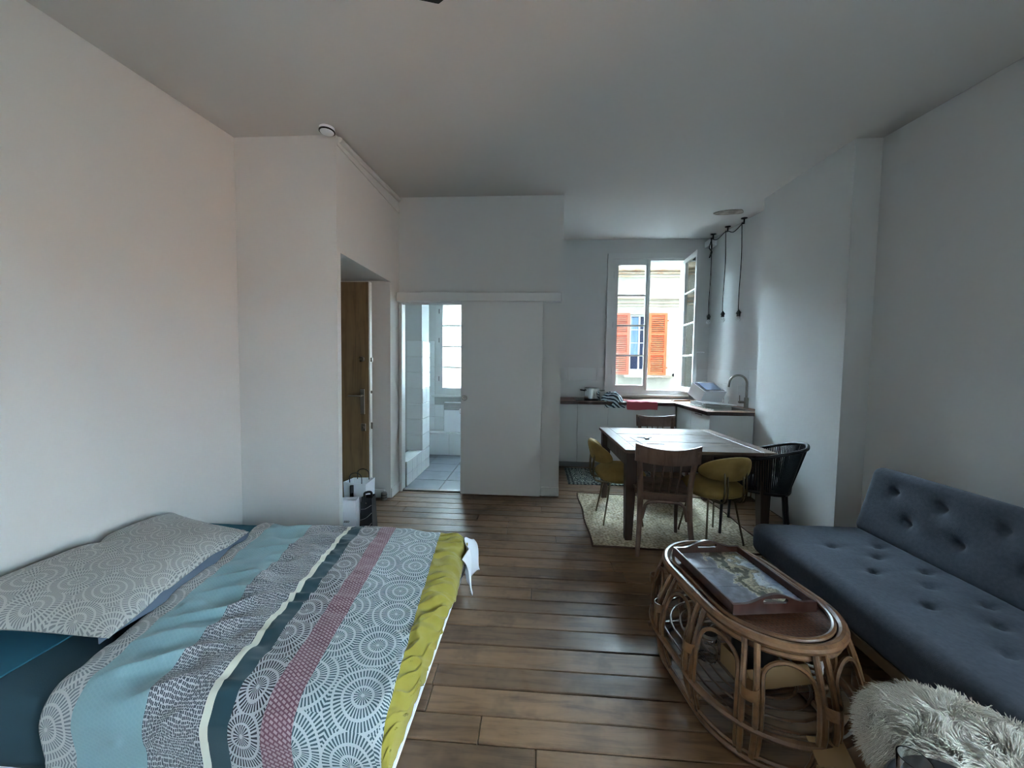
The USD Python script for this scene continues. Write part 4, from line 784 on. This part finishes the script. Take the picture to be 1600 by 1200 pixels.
rid = lambda q: 1 - np.abs(2 * meshkit.fbm(q, 2, 21) - 1) * 2
q1 = np.stack([s_ * 5 + yv * 3, yv * 17 - s_ * 11, 0 * s_], -1); wr_ = wr_ + .017 * yel * (rid(q1) - .4) + .012 * yel * fbm(np.stack([s_ * 9, yv * 30 - s_ * 14, 0 * s_ + 5], -1), 1, 2, 6)
q2 = np.stack([s_ * 3 + yv * 1.5, yv * 8 - s_ * 2.4, 0 * s_ + 3], -1); wr_ = wr_ + .030 * (pale + .45 * np.exp(-((s_ - .5) / .16) ** 2)) * (rid(q2) - .4)
q3 = np.stack([s_ * 4, yv * 16, 0 * s_ + 7], -1); wr_ = wr_ + .012 * np.exp(-((s_ - .66) / .22) ** 2) * (rid(q3) - .3)
zt = .362 - .020 * np.clip((s_ - 1.0) / .5, 0, 1) + .01 * np.sin(s_ * 3)
Z = np.maximum(zt + wr_ - np.sqrt(dx_ ** 2 + dyv ** 2), .10 + .02 * np.sin(9 * yv + 6 * s_))
Z = np.where(s_ < .06, Z - .02 * (1 - s_ / .06) ** 2, Z)
top = np.stack([bx_, Yy, Z], -1)
dm = sheet(top, .013); uvs = np.stack([s_.ravel(), yv.ravel()], 1); uvs = np.vstack([uvs, uvs])
dv = obj('duvet', dm, 'duvet_print', smooth=True, uv=uvs); keys(dv, 'patchwork print duvet with teal, mauve and mustard stripes spread over the bed', 'duvet')
# pillow
pl_ = thing('pillow', 'long grey pillow printed with pale dotted rings at the head of the bed', 'pillow')
NU, NV = 90, 120
U, V = np.meshgrid(np.linspace(-1, 1, NU), np.linspace(-1, 1, NV), indexing='ij')
A_, B_, C_, D_ = np.array([-1.545, 1.205]), np.array([-1.70, 2.06]), np.array([-2.255, 2.12]), np.array([-2.26, 1.10])
uu, vv = (U + 1) / 2, (V + 1) / 2
pin = 1 - .035 * np.cos(V * PI / 2) ** 1 * 0
xy = ((1 - vv)[..., None] * ((1 - uu)[..., None] * D_ + uu[..., None] * A_) + vv[..., None] * ((1 - uu)[..., None] * C_ + uu[..., None] * B_))
xy = xy - np.stack([.03 * U * np.cos(V * PI / 2), .035 * V * np.cos(U * PI / 2)], -1)
hgt = .082 * np.sqrt(np.clip((1 - U ** 4) * (1 - V ** 4), 0, 1)); pp = np.stack([U * .34, V * .5, 0 * U], -1)
bz = .385 + .07 * (1 - uu) ** 1.5
notch = -.05 * np.exp(-((V - .12) / .07) ** 2) * np.exp(-((U + .95) / .35) ** 2)
zt_ = bz + hgt * 1.0 + .012 * fbm(pp, 9, 3, 5) * np.minimum(1, hgt / .03) + notch; zb_ = np.maximum(bz - hgt * .55, .332) 
i_ = np.arange(NU * NV).reshape(NU, NV)
vt = np.vstack([np.c_[xy.reshape(-1, 2), zt_.ravel()], np.c_[xy.reshape(-1, 2), np.minimum(zb_, zt_ - .001).ravel()]])
q = np.stack([i_[:-1, :-1].ravel(), i_[1:, :-1].ravel(), i_[1:, 1:].ravel(), i_[:-1, 1:].ravel()], 1); q2_ = q[:, ::-1] + NU * NV
b = np.concatenate([i_[:, 0], i_[-1, 1:], i_[::-1, -1][1:], i_[0, ::-1][1:]]); q3_ = np.stack([b[1:], b[:-1], b[:-1] + NU * NV, b[1:] + NU * NV], 1)
qa = np.vstack([q, q2_, q3_]); uvp = np.stack([(U * .36).ravel(), (V * .53).ravel()], 1)
obj('case', trimesh.Trimesh(vt, np.vstack([qa[:, [0, 1, 2]], qa[:, [0, 2, 3]]]), process=False), 'pillow_print', pl_, smooth=True, uv=np.vstack([uvp, uvp]))
tt = np.linspace(0, 1, 40)
fe = A_[None] + (B_ - A_)[None] * tt[:, None]
flp = np.stack([np.c_[fe[:, 0] - .05 + w_ * np.minimum(1, tt / .3) * (.048 + .012 * np.sin(tt * 13) + .01 * np.sin(tt * 29)), fe[:, 1] + .01, .396 - .045 * w_ * w_ + .004 * np.sin(tt * 23) + .006 * np.sin(tt * 9)] for w_ in np.linspace(0, 1, 8)], 0)
obj('case_flap', sheet(flp, .006), 'lining_blue', pl_, smooth=True, label='blue-grey open end of the pillowcase')

# ---------------------------------------------------------------- bags and door stop by the entry
def bag(name, label, x0, x1, y0, y1, h, m, rz=0, taper=.012):
    cx, cy = (x0 + x1) / 2, (y0 + y1) / 2; t = thing(name, label, 'bag', (cx, cy, 0), rz, group='bags standing by the entry opening'); w, d = (x1 - x0) / 2, (y1 - y0) / 2
    v = np.array([(sx * (w - taper * z), sy * (d - (taper * 1.4) * z), z * h + .006 * sx * sy * z) for z in (0, 1) for sx, sy in ((-1, -1), (1, -1), (1, 1), (-1, 1))]); o_ = [(0, 1, 5, 4), (1, 2, 6, 5), (2, 3, 7, 6), (3, 0, 4, 7)]
    vi = v * (1, 1, 1); vi = np.c_[v[:, :2] * .985, v[:, 2]]; vi[:4, 2] = .004
    f = [*o_, (0, 3, 2, 1)] + [tuple(x + 8 for x in q_[::-1]) for q_ in o_] + [(8, 9, 10, 11)] + [(4 + i, 4 + (i + 1) % 4, 12 + (i + 1) % 4, 12 + i) for i in range(4)]
    obj('body', (np.vstack([v, vi]), np.array(f)), m, t, smooth=False); return t, w, d
t, w, d = bag('paper_bag', 'white paper bag with small dark lettering beside the wall corner', -1.655, -1.445, 2.86, 2.96, .285, 'paper_white', .05)
tm = meshkit.text_mesh('sso', .02, .001, bold=True); tm.vertices[:, 0] += .35 * tm.vertices[:, 1]
T_ = np.eye(4); T_[:3, :3] = np.array([[1, 0, 0], [0, 0, -1], [0, 1, 0]]); T_[:3, 3] = (-.002, -d - .0008, .105); tm.apply_transform(T_); obj('lettering', tm, 'ink', t, smooth=False, label='dark lettering')
t, w, d = bag('paper_bag', 'open white paper bag with a thin looped handle behind the lettered bag', -1.64, -1.45, 3.06, 3.20, .37, 'paper_white', -.06, -.008)
for s in (-1, 1): obj('handle', tube(spline([(-.055, s * d * .9, .36), (-.05, s * d * .9, .43), (0, s * d * .9, .455), (.05, s * d * .9, .43), (.055, s * d * .9, .36)], 20), .0035, 6), 'ink', t)
t, w, d = bag('tote_bag', 'black bag with thin pale scribbled lines beside the white paper bag', -1.445, -1.335, 2.91, 3.03, .29, 'bag_black', .08)
for q, (a_, b_) in enumerate((((-.05, .20), (.045, .235)), ((-.045, .11), (.048, .17)), ((-.03, .03), (.048, .085)))):
    obj('line', tube(spline([(a_[0], -d - .002 + .005 * a_[1], a_[1]), ((a_[0] + b_[0]) / 2, -d - .001, (a_[1] + b_[1]) / 2 - .012), (b_[0], -d - .001 + .004, b_[1])], 12), .0022, 5), 'bag_line', t, label='pale drawn line')
obj('handle', tube(spline([(-.03, 0, .28), (-.03, 0, .315), (.02, 0, .325), (.03, 0, .28)], 14), .010, 8), 'bag_black', t); obj('stud', tr(lathe([(0, 0), (.006, 0), (.006, .004), (0, .004)], 10), (.0, -d + .008, .25), rx=PI / 2), 'chrome', t, label='small bright stud')
bo = thing('bottle', 'dark wine bottle standing between the paper bags', 'bottle', (-1.555, 3.01, 0))
obj('glass', lathe([(0, 0), (.036, 0), (.038, .01), (.038, .19), (.034, .22), (.016, .262), (.0145, .28), (.0145, .36), (0, .36)], 24), 'black_glass', bo); obj('capsule', lathe([(.0152, .30), (.0156, .30), (.0156, .362), (0, .364), (0, .362), (.0152, .36)], 20), 'ink', bo)
ds = thing('door_stop', 'small metal cylinder door stop on the floor at the hall opening', 'door stop', (-1.545, 3.655, .001))
obj('body', lathe([(0, 0), (.028, 0), (.03, .004), (.03, .07), (.026, .078), (0, .078)], 28), 'brushed_tap', ds)
for z in (.025, .05): obj('band', lathe([(.0295, z), (.0312, z + .002), (.0312, z + .006), (.0295, z + .008), (.0295, z)], 28), 'black_plastic', ds)
# ---------------------------------------------------------------- outside
plain('cornice', (226, 214, 190), .9, c2=(196, 140, 104), scale=1.9, stretch=(1, 1, 2.4), lo=.5, hi=.72)
HF = 40
struct('street', bx(-40, 40, -40, 14.2, -7.3, -7), 'street')
struct('wall_exterior', cat(bx(-14, XL - .2, 5.75, 6.05, -7, HF), bx(2.9, 12, 5.75, 6.05, -7, HF), bx(XL - .2, 2.9, 5.75, 6.05, 3.5, HF), bx(XL - .2, 2.9, 5.75, 6.05, -7, -.12)), 'dark_stone')
struct('upper_storeys', bx(XL - .2, 2.9, -1.8, 6.05, 3.62, 9.9), 'dark_stone')
rb = thing('apartment_building', 'tall dark building closing the narrow street to the west', 'building'); obj('wall', bx(-16, -14.1, 6.15, 16, -7, 30), 'dark_stone', rb)
rb = thing('apartment_building', 'tall building closing the narrow street to the east', 'building'); obj('wall', bx(12, 13.9, 6.15, 13.5, -7, 30), 'dark_stone', rb)
rb = thing('apartment_building', 'sunlit warm plastered building across the side street', 'building'); obj('wall', bx(14, 15, -12.45, 1, -7, 2.5), 'render_warm', rb)
rb = thing('apartment_building', 'tall grey building further down the side street', 'building'); obj('wall', bx(14, 15, -40, -12.5, -7, 12), 'dark_stone', rb)
fb = thing('apartment_building', 'pale building with orange shutters seen through the kitchen window', 'building')
FY = 14.0; G = FY / 10.3                                   # the front's own measures, drawn at 10.3 and built G times as large
def B(x0, x1, y0, y1, z0, z1, bev=0.0): return bx(x0 * G, x1 * G, FY + y0 * G, FY + y1 * G, 1.4 + (z0 - 1.4) * G, 1.4 + (z1 - 1.4) * G, bev)
def R(x0, z0, x1, z1): return sbox(x0 * G, 1.4 + (z0 - 1.4) * G, x1 * G, 1.4 + (z1 - 1.4) * G)
op = R(2.53, 1.30, 3.0, 2.84)
obj('wall', xz(sbox(-12, -7, 22, 1.4 + 3.1 * G).difference(op), FY, FY + .6), 'facade_cream', fb)
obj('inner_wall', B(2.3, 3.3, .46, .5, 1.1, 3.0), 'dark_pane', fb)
for z0, z1, p in ((3.06, 3.085, .03), (3.14, 3.17, .05), (3.25, 3.31, .09), (3.84, 3.875, .04), (3.92, 3.955, .07), (3.99, 4.27, .16), (4.31, 4.42, .24)):
    obj('cornice', B(-8, 16, -p, 0, z0, z1, .008), 'cornice', fb)
obj('eave', B(-8, 16, -.34, .5, 4.5, 4.58), 'cornice', fb)
obj('window_sill', B(2.38, 3.62, -.14, 0, 1.13, 1.19, .01), 'ledge_stone', fb)
obj('window_apron', B(2.55, 2.98, .06, .12, 1.2, 1.36), 'white_gloss', fb)
wf = obj('window_frame', xz(op.difference(R(2.575, 1.36, 2.77, 2.79)).difference(R(2.815, 1.36, 2.965, 2.79)), FY + .08, FY + .16), 'white_gloss', fb)
for q in range(4):
    z0 = 1.36 + q * .3575
    obj('pane', B(2.575, 2.77, .09, .10, z0 + .012, z0 + .3455), 'curtain_blue' if q else 'dark_pane', wf, label='pane with a pale blue curtain behind' if q else None)
    obj('pane', B(2.815, 2.965, .09, .10, z0 + .012, z0 + .3455), 'dark_pane', wf, smooth=False)
    if q: obj('muntin', B(2.57, 2.97, .07, .11, z0 - .012, z0 + .012), 'white_gloss', wf)
def shutter(x0, x1, m, label):
    z0, z1 = 1.205, 2.865; h = (z1 - z0 - .24) / 3; y0, y1 = FY - .085 * G, FY - .035 * G
    s = R(x0, z0, x1, z1); hs = [R(x0 + .065, z0 + .06 + k * (h + .06), x1 - .065, z0 + .06 + k * (h + .06) + h) for k in range(3)]
    for q_ in hs: s = s.difference(q_)
    f = obj('shutter', xz(s, y0, y1), m, fb, label=label)
    for q_ in hs:
        a, b, c, d_ = q_.bounds; n_ = 9; st_ = (d_ - b) / n_
        obj('louvres', cat(*[tr(bx(a - .005, c + .005, -.03, .03, -.008, .008), (0, (y0 + y1) / 2, b + (k + .5) * st_), rx=.72) for k in range(n_)]), m, f, kind='stuff')
    xh = x0 if x0 < 2.5 else x1
    for z in (z0 + .2, z1 - .2): obj('hinge', B(xh - .03, xh + .03, -.095, -.08, z - .02, z + .02), m, f)
shutter(2.05, 2.50, 'orange_paint_pale', 'salmon louvred shutter')
shutter(3.01, 3.485, 'orange_paint', 'orange louvred shutter')
obj('shutter_hook', cat(B(3.68, 3.70, -.06, 0, 1.19, 1.23), B(3.675, 3.705, -.08, -.06, 1.17, 1.25)), 'black_iron', fb)
